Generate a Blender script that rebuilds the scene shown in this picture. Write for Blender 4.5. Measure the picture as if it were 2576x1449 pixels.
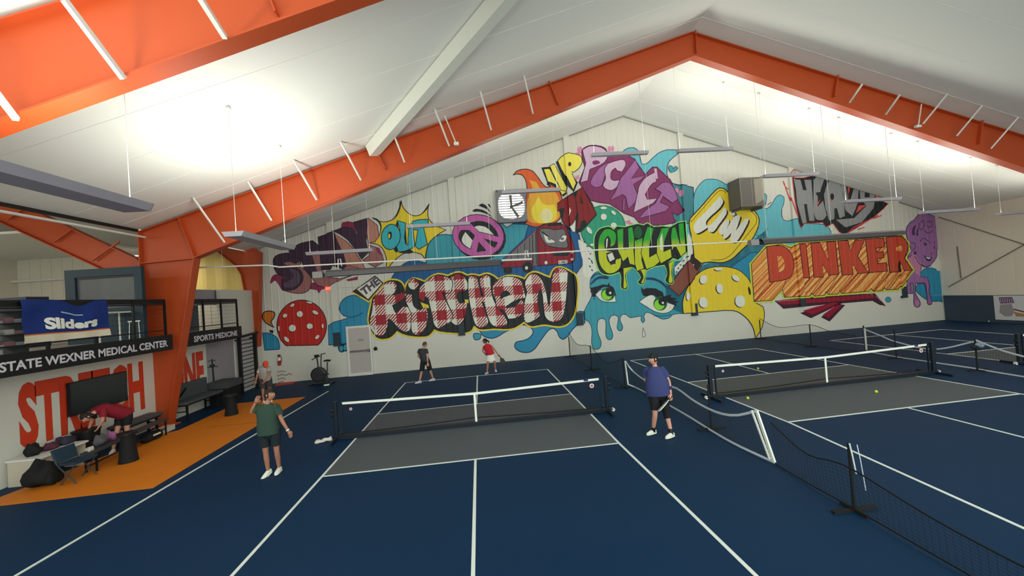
import bpy, bmesh, math, random
import numpy as np
from mathutils import Vector, Matrix
from mathutils.geometry import tessellate_polygon
random.seed(7)
for o in list(bpy.data.objects): bpy.data.objects.remove(o, do_unlink=True)
SC = bpy.context.scene
COL = SC.collection
# ------------------------------------------------------------------ camera
W, H, FPX = 2576, 1449, 986.37
CX, CY, CZ = .2553, -10.1954, 3.2806
YAW, PIT, ROL = .0883, .0175, -.0734
def _cam_axes():
    cy, sy, cp, sp, cr, sr = math.cos(YAW), math.sin(YAW), math.cos(PIT), math.sin(PIT), math.cos(ROL), math.sin(ROL)
    f = Vector((sy*cp, cy*cp, sp)); r = Vector((cy, -sy, 0)); u = r.cross(f)
    return cr*r+sr*u, -sr*r+cr*u, f
AR, AU, AF = _cam_axes()
CAM = Vector((CX, CY, CZ))
cd = bpy.data.cameras.new('camera'); cam = bpy.data.objects.new('camera', cd); COL.objects.link(cam)
cd.sensor_fit = 'HORIZONTAL'; cd.sensor_width = 36; cd.lens = 36*FPX/W; cd.clip_start = .05; cd.clip_end = 200
cam.matrix_world = Matrix(((AR.x, AU.x, -AF.x, CX), (AR.y, AU.y, -AF.y, CY), (AR.z, AU.z, -AF.z, CZ), (0, 0, 0, 1)))
SC.camera = cam
# ------------------------------------------------------------------ world, light levels, exposure
wd = bpy.data.worlds.new('world'); SC.world = wd; wd.use_nodes = True
wb = wd.node_tree.nodes['Background']; wb.inputs[0].default_value = (.84, .91, .84, 1); wb.inputs[1].default_value = 2.5
SC.view_settings.view_transform = 'Standard'; SC.view_settings.look = 'None'
SC.view_settings.exposure = 0.42; SC.view_settings.gamma = 1; SC.view_settings.use_curve_mapping = False
UPLIGHT_COL = (1.0, .995, .90); UPLIGHT_GAIN = .30
# ------------------------------------------------------------------ survey helpers: photo pixel -> point on a real plane
def ray(u, v): return AR*((u-W/2)/FPX) + AU*(-(v-H/2)/FPX) + AF
def F(u, v, z=0): d = ray(u, v); return CAM + d*((z-CZ)/d.z)
def PY(u, v, y): d = ray(u, v); return CAM + d*((y-CY)/d.y)
def PX(u, v, x): d = ray(u, v); return CAM + d*((x-CX)/d.x)
WA, WB_ = 9.3, .037      # mural wall: y = WA + WB_*x
def wally(x): return WA + WB_*x
def PW(u, v, off=0.0):
    d = ray(u, v); t = (WA-off+WB_*CX-CY)/(d.y-WB_*d.x); return CAM + d*t
RX, RZ, RS = 8.5, 12.22, .325
def roofz(x): return RZ - RS*abs(x-RX)
def PR(u, v, drop=0.0):  # on the roof liner
    d = ray(u, v)
    for s in (1, -1):
        den = d.z - s*RS*d.x
        if abs(den) < 1e-6: continue
        t = (RZ-drop - s*RS*(RX-CX) - CZ)/den
        p = CAM + d*t
        if t > 0 and (p.x-RX)*s <= 0: return p
    return p
def PN(u, v, p0, n):
    d = ray(u, v); return CAM + d*((p0-CAM).dot(n)/d.dot(n))
# ------------------------------------------------------------------ materials
def lin(c):
    return tuple(((x/255)/12.92 if x/255 <= .04045 else ((x/255+.055)/1.055)**2.4) for x in c)
MATS = {}
def mat(name, rgb, rough=.6, metal=0.0, var=.06, scale=6.0, bump=0.0, spec=.35, emit=None, estr=0, alpha=None, trans=0):
    if name in MATS: return MATS[name]
    m = bpy.data.materials.new(name); m.use_nodes = True; nt = m.node_tree; b = nt.nodes['Principled BSDF']
    c = lin(rgb)
    tc = nt.nodes.new('ShaderNodeTexCoord'); nz = nt.nodes.new('ShaderNodeTexNoise'); nz.inputs['Scale'].default_value = scale; nz.inputs['Detail'].default_value = 4
    nt.links.new(tc.outputs['Object'], nz.inputs['Vector'])
    mx = nt.nodes.new('ShaderNodeMix'); mx.data_type = 'RGBA'
    mx.inputs[6].default_value = (*[x*(1-var) for x in c], 1); mx.inputs[7].default_value = (*[min(1, x*(1+var)) for x in c], 1)
    nt.links.new(nz.outputs['Fac'], mx.inputs[0]); nt.links.new(mx.outputs[2], b.inputs['Base Color'])
    b.inputs['Roughness'].default_value = rough; b.inputs['Metallic'].default_value = metal
    b.inputs['Specular IOR Level'].default_value = spec
    if trans: b.inputs['Transmission Weight'].default_value = trans
    if bump:
        bp = nt.nodes.new('ShaderNodeBump'); bp.inputs['Strength'].default_value = bump; bp.inputs['Distance'].default_value = .02
        nt.links.new(nz.outputs['Fac'], bp.inputs['Height']); nt.links.new(bp.outputs['Normal'], b.inputs['Normal'])
    if emit: b.inputs['Emission Color'].default_value = (*lin(emit), 1); b.inputs['Emission Strength'].default_value = estr
    if alpha is not None: b.inputs['Alpha'].default_value = alpha
    MATS[name] = m; return m
def math_node(nt, op, a, b=None, c=None):
    n = nt.nodes.new('ShaderNodeMath'); n.operation = op
    for i, v in enumerate((a, b, c)):
        if v is None: continue
        if isinstance(v, (int, float)): n.inputs[i].default_value = v
        else: nt.links.new(v, n.inputs[i])
    return n.outputs[0]
# ------------------------------------------------------------------ mesh helpers
def mesh_obj(name, vs, fs, m=None, parent=None, smooth=False, mats=None, mi=None):
    me = bpy.data.meshes.new(name); me.from_pydata([tuple(v) for v in vs], [], fs); 
    for mm in (mats or ([m] if m else [])): me.materials.append(mm)
    if mi: me.polygons.foreach_set('material_index', mi)
    if smooth: me.polygons.foreach_set('use_smooth', [True]*len(me.polygons))
    me.update()
    o = bpy.data.objects.new(name, me); COL.objects.link(o)
    if parent: o.parent = parent; o.matrix_parent_inverse = pinv(parent)
    return o
def pinv(p):
    if p.parent: return (p.parent_matrix()).inverted() if False else Matrix()
    return Matrix()
class MB:
    """collects shapes for ONE mesh object, in world coordinates (or the local ones of a thing at the origin)"""
    def __init__(s): s.v = []; s.f = []; s.mi = []; s.k = 0
    def add(s, vs, fs, k=None):
        b = len(s.v); s.v += [Vector(v) for v in vs]; s.f += [tuple(b+i for i in f) for f in fs]; s.mi += [s.k if k is None else k]*len(fs); return s
    def box(s, a, b, k=None):
        x0, y0, z0 = [min(a[i], b[i]) for i in range(3)]; x1, y1, z1 = [max(a[i], b[i]) for i in range(3)]
        return s.add([(x0,y0,z0),(x1,y0,z0),(x1,y1,z0),(x0,y1,z0),(x0,y0,z1),(x1,y0,z1),(x1,y1,z1),(x0,y1,z1)],
              [(0,3,2,1),(4,5,6,7),(0,1,5,4),(1,2,6,5),(2,3,7,6),(3,0,4,7)], k)
    def bar(s, p, q, w, h, up=(0,0,1), k=None):
        p, q = Vector(p), Vector(q); d = (q-p).normalized(); u = Vector(up)
        sd = d.cross(u)
        if sd.length < 1e-4: sd = d.cross(Vector((1,0,0)))
        sd.normalize(); u = sd.cross(d).normalized()
        vs = []
        for c in (p, q):
            for i, j in ((-1,-1),(1,-1),(1,1),(-1,1)): vs.append(c+sd*i*w/2+u*j*h/2)
        return s.add(vs, [(0,1,2,3),(7,6,5,4),(0,4,5,1),(1,5,6,2),(2,6,7,3),(3,7,4,0)], k)
    def tube(s, pts, r, n=8, k=None, cap=True):
        pts = [Vector(p) for p in pts]; rs = r if isinstance(r, (list, tuple)) else [r]*len(pts)
        b = len(s.v); prev = None
        for i, p in enumerate(pts):
            t = (pts[min(i+1, len(pts)-1)]-pts[max(i-1, 0)]).normalized()
            if prev is None:
                a = t.cross(Vector((0,0,1)))
                if a.length < .05: a = t.cross(Vector((1,0,0)))
            else: a = prev - t*prev.dot(t)
            a.normalize(); prev = a; c = t.cross(a)
            for j in range(n):
                an = 2*math.pi*j/n; s.v.append(p+(a*math.cos(an)+c*math.sin(an))*rs[i])
        fs = []
        for i in range(len(pts)-1):
            for j in range(n): fs.append((b+i*n+j, b+i*n+(j+1)%n, b+(i+1)*n+(j+1)%n, b+(i+1)*n+j))
        if cap: fs.append(tuple(b+j for j in reversed(range(n)))); fs.append(tuple(b+(len(pts)-1)*n+j for j in range(n)))
        s.f += fs; s.mi += [s.k if k is None else k]*len(fs); return s
    def loft(s, pts, rad, side=(1,0,0), n=14, k=None, cap=True, sq=2.0):
        """elliptic rings along a path; rad = [(along side, other)]"""
        pts = [Vector(p) for p in pts]; b = len(s.v); side = Vector(side)
        for i, p in enumerate(pts):
            t = (pts[min(i+1, len(pts)-1)]-pts[max(i-1, 0)]).normalized()
            a = side - t*side.dot(t); a.normalize(); c = t.cross(a)
            for j in range(n):
                an = 2*math.pi*j/n; x, y = math.cos(an), math.sin(an)
                x = math.copysign(abs(x)**(2/sq), x); y = math.copysign(abs(y)**(2/sq), y)
                s.v.append(p+a*x*rad[i][0]+c*y*rad[i][1])
        fs = []
        for i in range(len(pts)-1):
            for j in range(n): fs.append((b+i*n+j, b+i*n+(j+1)%n, b+(i+1)*n+(j+1)%n, b+(i+1)*n+j))
        if cap: fs.append(tuple(b+j for j in reversed(range(n)))); fs.append(tuple(b+(len(pts)-1)*n+j for j in range(n)))
        s.f += fs; s.mi += [s.k if k is None else k]*len(fs); return s
    def ball(s, c, r, n=12, m=8, k=None, M=None):
        r = r if isinstance(r, (tuple, list)) else (r, r, r); b = len(s.v); c = Vector(c); fs = []
        for i in range(m+1):
            th = math.pi*i/m
            for j in range(n):
                ph = 2*math.pi*j/n
                p = Vector((r[0]*math.sin(th)*math.cos(ph), r[1]*math.sin(th)*math.sin(ph), r[2]*math.cos(th)))
                s.v.append(c+(M @ p if M else p))
        for i in range(m):
            for j in range(n): fs.append((b+i*n+j, b+(i+1)*n+j, b+(i+1)*n+(j+1)%n, b+i*n+(j+1)%n))
        s.f += fs; s.mi += [s.k if k is None else k]*len(fs); return s
    def prism(s, poly, d, k=None):
        """planar polygon (3-D points) pushed along d"""
        poly = [Vector(p) for p in poly]; d = Vector(d); n = len(poly)
        vs = poly+[p+d for p in poly]
        return s.add(vs, [tuple(range(n)), tuple(reversed(range(n, 2*n)))]+[(i, i+n, (i+1)%n+n, (i+1)%n) for i in range(n)], k)
    def build(s, name, m, parent=None, smooth=False):
        ms = m if isinstance(m, (list, tuple)) else [m]
        vs = s.v
        if parent is not None:
            inv = world_of(parent).inverted(); vs = [inv @ v for v in vs]
        me = bpy.data.meshes.new(name); me.from_pydata([tuple(v) for v in vs], [], s.f)
        for mm in ms: me.materials.append(mm)
        if len(ms) > 1: me.polygons.foreach_set('material_index', s.mi)
        if smooth: me.polygons.foreach_set('use_smooth', [True]*len(me.polygons))
        bm = bmesh.new(); bm.from_mesh(me); bmesh.ops.recalc_face_normals(bm, faces=bm.faces); bm.to_mesh(me); bm.free()
        me.update(); o = bpy.data.objects.new(name, me); COL.objects.link(o)
        if parent is not None: o.parent = parent
        return o
WORLD = {}
def world_of(o):
    m = Matrix(); c = o
    while c is not None:
        m = c.matrix_basis @ m; c = c.parent
    return m
def thing(name, label, cat, loc=(0,0,0), rz=0, group=None):
    o = bpy.data.objects.new(name, None); COL.objects.link(o); o.location = loc; o.rotation_euler = (0, 0, rz); o.empty_display_size = .2
    o['label'] = label; o['category'] = cat
    if group: o['group'] = group
    bpy.context.view_layer.update() if False else None
    return o
def tag(o, label=None, cat=None, group=None, kind=None):
    if label: o['label'] = label
    if cat: o['category'] = cat
    if group: o['group'] = group
    if kind: o['kind'] = kind
    return o
def struct(o, label=None): o['kind'] = 'structure'; (label and o.__setitem__('label', label)); (label and o.__setitem__('category', o.name.split('_')[0])); return o
def text_mesh(body, bold=0.0):
    cu = bpy.data.curves.new('t', 'FONT'); cu.body = body; cu.size = 1; cu.offset = bold; cu.resolution_u = 3
    ob = bpy.data.objects.new('t', cu); COL.objects.link(ob)
    dg = bpy.context.evaluated_depsgraph_get(); me = bpy.data.meshes.new_from_object(ob.evaluated_get(dg))
    vs = [v.co.copy() for v in me.vertices]; fs = [tuple(p.vertices) for p in me.polygons]
    bpy.data.objects.remove(ob, do_unlink=True); bpy.data.curves.remove(cu); bpy.data.meshes.remove(me)
    x0 = min(v.x for v in vs); x1 = max(v.x for v in vs); y0 = min(v.y for v in vs); y1 = max(v.y for v in vs)
    return [((v.x-x0)/(x1-x0), (v.y-y0)/(y1-y0)) for v in vs], fs
def text_on(name, body, P, ex, ey, m, parent, bold=.02, thick=.004, nrm=None):
    """flat lettering filling the rectangle P + a*ex + b*ey"""
    ts, fs = text_mesh(body, bold); P, ex, ey = Vector(P), Vector(ex), Vector(ey)
    mb = MB(); mb.add([P+ex*a+ey*b for a, b in ts], fs)
    return mb.build(name, m, parent)
# ================================================================== SETTING
M_floor = mat('court_blue', (4, 45, 78), .62, var=.06, scale=.5, spec=.18)
M_gray = mat('court_gray', (78, 86, 92), .6, var=.05, scale=.8)
M_line = mat('line_white', (222, 230, 225), .5, var=.03)
M_liner = mat('roof_liner', (232, 233, 226), .7, var=.025, scale=.35, bump=.15)
M_wall = mat('wall_white', (214, 214, 204), .6, var=.03, scale=1.2)
M_beige = mat('wall_beige', (220, 213, 198), .65, var=.04, scale=1.0)
M_orange = mat('frame_orange', (186, 76, 34), .45, var=.05, scale=2, spec=.4)
M_wht = mat('white_metal', (226, 226, 220), .4, var=.03)
M_grn = mat('beam_white', (224, 228, 216), .5, var=.03)
M_blk = mat('black_metal', (22, 24, 26), .45, var=.08)
M_dgray = mat('dark_gray', (58, 62, 66), .6, var=.07)
M_navy = mat('padding_navy', (54, 70, 86), .6, var=.06, scale=3)
M_yel = mat('insulation_yellow', (226, 200, 120), .6, var=.05)
fl = MB().box((-21, -15, -.2), (28, 11, 0)).build('floor', M_floor); struct(fl)
fl['label'] = 'dark blue sports court floor'
def slab(pts, z0, z1):
    mb = MB(); mb.prism([(p[0], p[1], z0) for p in pts], (0, 0, z1-z0)); return mb
PAINT = []
def line(p, q, w=.05, ext=0, label=None, h=.004):
    p = Vector(p); q = Vector(q); p.z = q.z = 0; d = (q-p).normalized(); p -= d*w/2; q += d*(w/2+ext); s = Vector((-d.y, d.x, 0))*w/2
    PAINT.append(1); o = slab([p-s, q-s, q+s, p+s], .001, h+.00025*len(PAINT)).build('court_line', M_line, fl)
    return o
def L(a, b, w=.05, ext=0): return line(F(*a), F(*b), w, ext)
def kitchen(pts):
    o = slab(pts, .0005, .003).build('kitchen_zone', M_gray, fl); o['label'] = 'grey painted non-volley zone'; return o
# court 1 (nearest)
A = {k: F(*v) for k, v in dict(nl=(810,1199), nr=(1557,1115), nc=(1196,1157), bl=(1020,963), br=(1377,929), bc=(1201,945), fll=(951,1042), flr=(1437,991), flc=(1199,1017), s1=(583,1449), s2=(1902,1449), c0=(1190,1449)).items()}
kitchen([A['nl'], A['nr'], A['flr'], A['fll']])
line(A['nl'], A['nr']); line(A['fll'], A['flr']); line(A['bl'], A['br']); line(A['bc'], A['flc'])
line(A['nc'], A['c0'], ext=.9); line(A['bl'], A['nl']); line(A['nl'], A['s1'], ext=1.2); line(A['br'], A['nr']); line(A['nr'], A['s2'], ext=1.2)
# court 2
B = {k: F(*v) for k, v in dict(nl=(1982,1062), nr=(2566,991), nc=(2290,1028), bl=(1586,907), br=(1902,877), bc=(1749,891), fll=(1729,962), flr=(2136,918), flc=(1936,940), s1=(2576,1330), c0=(2576,1101)).items()}
kitchen([B['nl'], B['nr'], B['flr'], B['fll']])
line(B['nl'], B['nr']); line(B['fll'], B['flr']); line(B['bl'], B['br']); line(B['bc'], B['flc'])
line(B['nc'], B['c0'], ext=3.2); line(B['bl'], B['fll']); line(B['fll'], B['nl']); line(B['nl'], B['s1'], ext=2.5); line(B['br'], B['flr']); line(B['flr'], B['nr'], ext=4.5)
# court 3
D3 = {k: F(*v) for k, v in dict(bl=(2089,857), br=(2370,829), bc=(2243,842), fll=(2382,891), flc=(2558,869)).items()}
n3l = D3['fll']+Vector((0, -4.3, 0)); n3r = n3l+Vector((6.1, 0, 0)); f3r = D3['fll']+Vector((6.1, .1, 0))
kitchen([n3l, n3r, f3r, D3['fll']])
line(D3['fll'], f3r); line(n3l, n3r); line(D3['bl'], D3['br']); line(D3['bc'], D3['flc']); line(D3['bl'], D3['fll']); line(D3['fll'], n3l, ext=4.5); line(D3['br'], f3r); line(f3r, n3r, ext=4.5)
line((n3l+n3r)/2, (n3l+n3r)/2+Vector((0, -4.5, 0)))
# old court line on the left and the orange training mat
L((825, 985), (40, 1449), .045, ext=3)
M_mat = mat('mat_orange', (214, 122, 22), .6, var=.07, scale=1.5)
mt = [F(*p) for p in [(0,1252), (62,1228), (400,1095), (450,1083), (589,1019), (601,1015), (768,999), (385,1228), (0,1273)]]
o = slab(mt, .001, .012).build('training_mat', M_mat); tag(o, 'thin orange training mat laid on the floor along the left wall', 'mat')
M_seam = mat('mat_seam', (150, 74, 14), .7)
q, r = F(520, 1076), F(652, 1063)
sm = MB().bar(q+Vector((0,0,.0125)), r+Vector((0,0,.0125)), .03, .003).build('seam', M_seam, o)
M_red = mat('paint_red', (190, 40, 32), .55)
o = slab([F(*p) for p in [(690,972), (700,961), (756,956), (735,966)]], .001, .004).build('painted_triangle', M_red, fl); o['label'] = 'red keep-clear paint on the floor'
# ---------------------------------------------------------------- roof liner
RT = .12
def roofslab(xa, xb, y0, y1, name):
    mb = MB(); xs = (xa, xb)
    za, zb = roofz(xa), roofz(xb)
    mb.add([(xa,y0,za),(xb,y0,zb),(xb,y1,zb),(xa,y1,za),(xa,y0,za+RT),(xb,y0,zb+RT),(xb,y1,zb+RT),(xa,y1,za+RT)], [(0,1,2,3),(7,6,5,4),(0,4,5,1),(1,5,6,2),(2,6,7,3),(3,7,4,0)])
    return mb.build(name, M_liner)
c1 = roofslab(-10.1, RX, -15, 11, 'ceiling_west'); c1.name = 'ceiling'; struct(c1); c1['label'] = 'left slope of the white roof liner'
c2 = roofslab(RX, 27.3, -15, 11, 'ceiling'); struct(c2); c2['label'] = 'right slope of the white roof liner'
# liner seams (raised welded laps running down the slope)
def seams(par, xa, xb):
    mb = MB()
    for k in range(18):
        y = -14.5+k*1.4
        mb.bar((xa, y, roofz(xa)-.003), (xb, y, roofz(xb)-.003), .035, .008)
    o = mb.build('liner_seam', M_liner, par); o['kind'] = 'stuff'
seams(c1, -10.0, RX); seams(c2, RX, 27)
# wide white diagonal beam under the left slope
pa, pb = PR(938, 378, .22), PR(1262, 0, .22)
dv = (pb-pa).normalized()
bm_ = MB(); nrm = Vector((-RS, 0, 1)).normalized()
bm_.bar(pa-dv*.05, pa+dv*10.5, .34, .36, up=nrm)
bx = bm_.build('diagonal_roof_beam', M_grn); tag(bx, 'wide white box beam running diagonally under the left roof slope', 'beam')
# ---------------------------------------------------------------- rigid steel frames
def web(poly, y, t=.02): 
    mb = MB(); mb.prism([(p[0], y-t/2, p[1]) for p in poly], (0, t, 0)); return mb
def depthL(x): return 1.5 - (x+8.5)/17*.55
def frame(y, label, braces=(), stiff=(), bw=.045):
    fr = thing('steel_frame', label, 'frame', (RX, y, 0), group=None)
    FW = .30; g = .10
    for s in (-1, 1):
        X = lambda x: RX + s*(RX-x)*(-1) if False else (x if s < 0 else 2*RX-x)
        top = lambda x: roofz(x)-g
        bot = lambda x: roofz(x)-g-depthL(x)+.10
        xs = [-8.9, -8.5, 8.5]
        web([(X(-8.9), top(-8.9)), (X(8.5), top(8.5)), (X(8.5), bot(8.5)), (X(-8.5), 5.18)], y).build('rafter_web', M_orange, fr)
        MB().bar((X(-10.08), y, top(-10.08)), (X(8.5), y, top(8.5)), FW, .025).build('top_flange', M_orange, fr)
        MB().bar((X(-8.5), y, 5.18), (X(8.5), y, bot(8.5)), FW, .03).build('bottom_flange', M_orange, fr)
        web([(X(-10.06), 0), (X(-9.55), 0), (X(-8.5), 5.18), (X(-8.9), top(-8.9)), (X(-10.06), top(-10.06))], y, .022).build('column_web', M_orange, fr)
        MB().bar((X(-10.08), y, 0), (X(-10.08), y, top(-10.08)+.05), FW, .025, up=(1,0,0)).build('outer_flange', M_orange, fr)
        MB().bar((X(-9.55), y, 0), (X(-8.5), y, 5.18), FW, .03, up=(1,0,0)).build('inner_flange', M_orange, fr)
        MB().bar((X(-8.5), y, 5.18), (X(-8.9), y, top(-8.9)), FW-.02, .03, up=(1,0,0)).build('stiffener', M_orange, fr)
        MB().bar((X(-10.06), y, 5.1), (X(-8.5), y, 5.16), FW-.02, .025).build('stiffener', M_orange, fr)
        MB().box((X(-10.2), y-.22, .0), (X(-9.4), y+.22, .03)).build('base_plate', M_orange, fr)
    for (u, v, u2, v2, w) in stiff:
        a, b = PY(u, v, y), PY(u2, v2, y)
        MB().bar(a, b, FW-.03, .03*w, up=(1,0,0)).build('stiffener', M_orange, fr)
    for i, (u0, v0, u1, v1) in enumerate(braces):
        b = PY(u1, v1, y-.17); t = PR(u0, v0, .02)
        if t.y > y-.3: t = PY(u0, v0, y-.8); t.z = min(t.z, roofz(t.x)-.02)
        MB().bar(b, t, bw, bw).build('flange_brace', M_wht, fr)
    return fr
YF2, YF1 = 3.02, -4.32
frame(YF2, 'orange steel gable frame spanning the hall in front of the mural', 
    braces=[(485,497,565,610),(622,455,683,555),(738,402,797,503),(857,357,908,453),(992,342,1018,408),(1094,274,1130,367),(1209,231,1236,327),(1319,191,1341,286),
            (2169,212,2137,258),(2264,238,2228,288),(2384,236,2322,312),(2471,266,2407,342),(2562,295,2493,374)],
    stiff=[(1745,74,1748,137,1),(1376,198,1403,266,1),(948,380,972,428,1),(2103,186,2093,246,1.6),(2463,302,2455,364,1.6)])
frame(YF1, 'near orange steel frame cutting across the upper left corner', braces=[(-62,165,41,300),(162,0,311,198),(500,-10,566,94)], stiff=[(686,0,703,44,.8)], bw=.06)
# far frame of the left wing by the mural wall, with its knee flaring to the left
fw = thing('wing_column', 'orange steel column and haunch beside the left end of the mural', 'frame', (-10.4, 8.6, 0))
yk = 8.62
kp = [PY(*p, yk) for p in [(652,872),(656,634),(620,610),(545,598),(551,633),(597,669),(611,692),(645,872)]]
MB().prism([p+Vector((0,-.011,0)) for p in kp], (0,.022,0)).build('column_web', M_orange, fw)
for a, b, n in ((0,1,'outer_flange'), (7,6,'inner_flange'), (6,5,'haunch_flange'), (5,4,'haunch_flange')):
    MB().bar(kp[a], kp[b], .3, .03, up=(1,0,0)).build(n, M_orange, fw)
ft = PY(655, 980, yk); MB().box((kp[7].x, yk-.08, .0), (kp[0].x, yk+.08, kp[0].z)).build('concrete_pier', M_beige, fw)
# left-wing rafter seen under the eave
wr = thing('wing_rafter', 'dark orange rafter of the left wing sloping down behind the booth', 'beam', (-12, YF2+.25, 5))
ra = [PY(*p, YF2+.3) for p in [(-60,462),(353,654),(353,720),(-60,528)]]
MB().prism(ra, (0,.03,0)).build('rafter_web', M_orange, wr)
MB().bar(ra[0], ra[1], .25, .03).build('top_flange', M_orange, wr); MB().bar(ra[3], ra[2], .25, .03).build('bottom_flange', M_orange, wr)
for a, b in (((67,520),(20,552)),((186,574),(137,608)),((300,608),(232,655))):
    MB().bar(PY(*b, YF2+.2), PY(*a, YF2+.2), .05, .05).build('flange_brace', M_orange, wr)
# ---------------------------------------------------------------- mural wall (ribbed panels above a flat wainscot)
PITCH = .305; RIB = .014; X0W, X1W = -10.35, 27.0
COLX = [ -7.3, -1.2, 5.1, 10.7, 16.3, 22.3]
COLX = [PW(840, 700).x, PW(1142, 560).x, PW(1436, 520).x, PW(1722, 500).x, PW(1998, 560).x, PW(2258, 600).x]
CW, CDP = .15, .12
BX = set([X0W, X1W])
k = 0; x = X0W+.1
while x < X1W-.1:
    for dx in (0, .025, .055, .08): BX.add(round(x+dx, 4))
    x += PITCH
for c in COLX:
    for dx in (-CW-.02, -CW, CW, CW+.02): BX.add(round(c+dx, 4))
BX = sorted(BX); ribs = []
def prof(x, z):
    if z < 1.585: return 0.0
    f = min(1, (z-1.58)/.04) if z < 1.62 else 1.0
    for c in COLX:
        if abs(x-c) <= CW+1e-4: return CDP*f
    d = (x-(X0W+.1)) % PITCH
    if d > PITCH-1e-4: d = 0
    if d < .025: r = RIB*d/.025
    elif d <= .0551: r = RIB
    elif d < .08: r = RIB*(.08-d)/.025
    else: r = 0
    for c in COLX:
        if abs(x-c) < CW+.02: t = (CW+.02-abs(x-c))/.02; r = r+(CDP-r)*t
    return r*f
mb = MB()
for a, b in zip(BX[:-1], BX[1:]):
    zs = [0, 1.58, 1.62]
    ta, tb = roofz(a)+.05, roofz(b)+.05
    cols = []
    for x, tp in ((a, ta), (b, tb)):
        cols.append([Vector((x, wally(x)-prof(x, z), z)) for z in zs]+[Vector((x, wally(x)-prof(x, tp), tp))])
    A_, B_2 = cols
    mb.add(A_+B_2, [(0,4,5,1),(1,5,6,2),(2,6,7,3)])
# back faces so that the wall is a solid leaf
mb.add([(X0W, wally(X0W)+.12, 0), (X1W, wally(X1W)+.12, 0), (X1W, wally(X1W)+.12, 6.2), (RX, wally(RX)+.12, RZ+.1), (X0W, wally(X0W)+.12, 6.1)], [(0,1,2,3,4)])
wallb = mb.build('wall_back', M_wall); struct(wallb); wallb['label'] = 'ribbed white gable wall carrying the mural'
# gable corner trim line
tr = MB()
for xa, xb in ((X0W, RX), (RX, X1W)):
    tr.bar((xa, wally(xa)-.05, roofz(xa)-.02), (xb, wally(xb)-.05, roofz(xb)-.02), .05, .05)
tr.build('eave_trim', mat('trim_gray', (150,150,142), .6), wallb)
# right wall
XR = 27.0
wr_ = MB().box((XR, -15, 0), (XR+.15, 11, 6.5))
wrt = wr_.build('wall_right', M_beige); struct(wrt); wrt['label'] = 'beige panelled right wall'
for i in range(34):
    y = -14.6+i*.75
    if y > 10.2: break
    MB().box((XR-.012, y, 1.45), (XR, y+.70, 6.2)).build('panel', M_beige, wrt)
pd = MB().box((XR-.06, -15, 0), (XR, 10.2, 1.42)).build('padding', M_navy, wrt); pd['label'] = 'dark navy wall padding along the floor'
# cross bracing on the right wall
for a, b in (((2362,546),(2600,622)), ((2386,722),(2600,602))):
    MB().bar(PX(*a, XR-.05), PX(*b, XR-.05), .035, .035).build('brace_rod', mat('rod', (120,116,104), .5), wrt)
MB().bar(PX(2408,620,XR-.03), PX(2418,700,XR-.03), .05, .04).build('conduit', mat('rod', (120,116,104)), wrt)
# banner on the right wall
M_ban = mat('banner_white', (205, 208, 212), .5)
c = [PX(*p, XR-.07) for p in ((2499,742),(2700,740),(2700,815),(2507,803))]
ban = thing('wall_banner', 'white printed banner hung low on the right wall over the navy padding', 'banner', tuple(c[0]))
yb0, yb1 = c[0].y, c[1].y; z0, z1 = .16, 1.40
MB().box((XR-.085, yb1, z0), (XR-.065, yb0, z1)).build('sheet', M_ban, ban)
M_bpur = mat('banner_purple', (112, 84, 112), .6); M_bgr = mat('banner_gray', (150, 146, 150), .6); M_bred = mat('banner_red', (120, 50, 42), .6); M_btan = mat('banner_tan', (176, 128, 84), .6)
def BQ(px): return [PX(u, v, XR-.088) for u, v in px]
for nm, m_, px in (('print', M_bpur, [(2512,748),(2546,747),(2552,762),(2516,764)]), ('print', M_bgr, [(2516,766),(2545,764),(2552,786),(2544,796),(2528,796),(2514,786)]),
                   ('print', M_bred, [(2549,776),(2576,783),(2590,790),(2551,780)]), ('print', M_btan, [(2550,784),(2576,790),(2600,797),(2556,796)])):
    MB().add(BQ(px), [tuple(range(len(px)))]).build(nm, m_, ban)
for k_ in range(6): MB().add([PX(2516+k_*5.6+d_[0], (761 if d_[1] else 751), XR-.09) for d_ in ((0,0),(1.2,0),(2.0,1),(.9,1))], [(0,1,2,3)]).build('print', M_ban, ban)
# ---------------------------------------------------------------- left side: low wall, mezzanine, wing
XL = -9.95
w = MB().box((XL-.15, -15, 0), (XL, 6.4, 2.45)); w.box((XL-.15, 6.4, 0), (XL, 9.0, 4.35))
wl = w.build('wall_left', M_wall); struct(wl); wl['label'] = 'white storefront wall under the balcony'
# lavender panel with printed utility pole
M_lav = mat('panel_lavender', (150, 146, 152), .6)
y0 = PX(519, 900, XL).y; y1 = PX(588, 900, XL).y
pn = MB().box((XL, y0, .05), (XL+.02, y1, 2.38)).build('graphic_panel', M_lav, wl); pn['label'] = 'lavender grey panel with a printed utility pole'
M_pole = mat('print_pole', (52, 58, 62), .7); XG = XL+.023
def PG(px, m_, nm='print', x=XG): return MB().add([PX(u, v, x) for u, v in px], [tuple(range(len(px)))]).build(nm, m_, wl)
PG([(531,903),(535,903),(543,982),(537,983)], M_pole); PG([(523,908),(543,905),(543,907),(523,910)], M_pole); PG([(522,924),(549,920),(549,922),(522,926)], M_pole)
PG([(527,918),(541,916),(541,922),(527,924)], M_pole); PG([(517,975),(534,972),(534,983),(517,986)], mat('print_green', (130,150,50), .7))
# jamb
MB().box((XL, y1, 0), (XL+.06, y1+.12, 2.4)).build('jamb', M_wall, wl)
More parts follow.
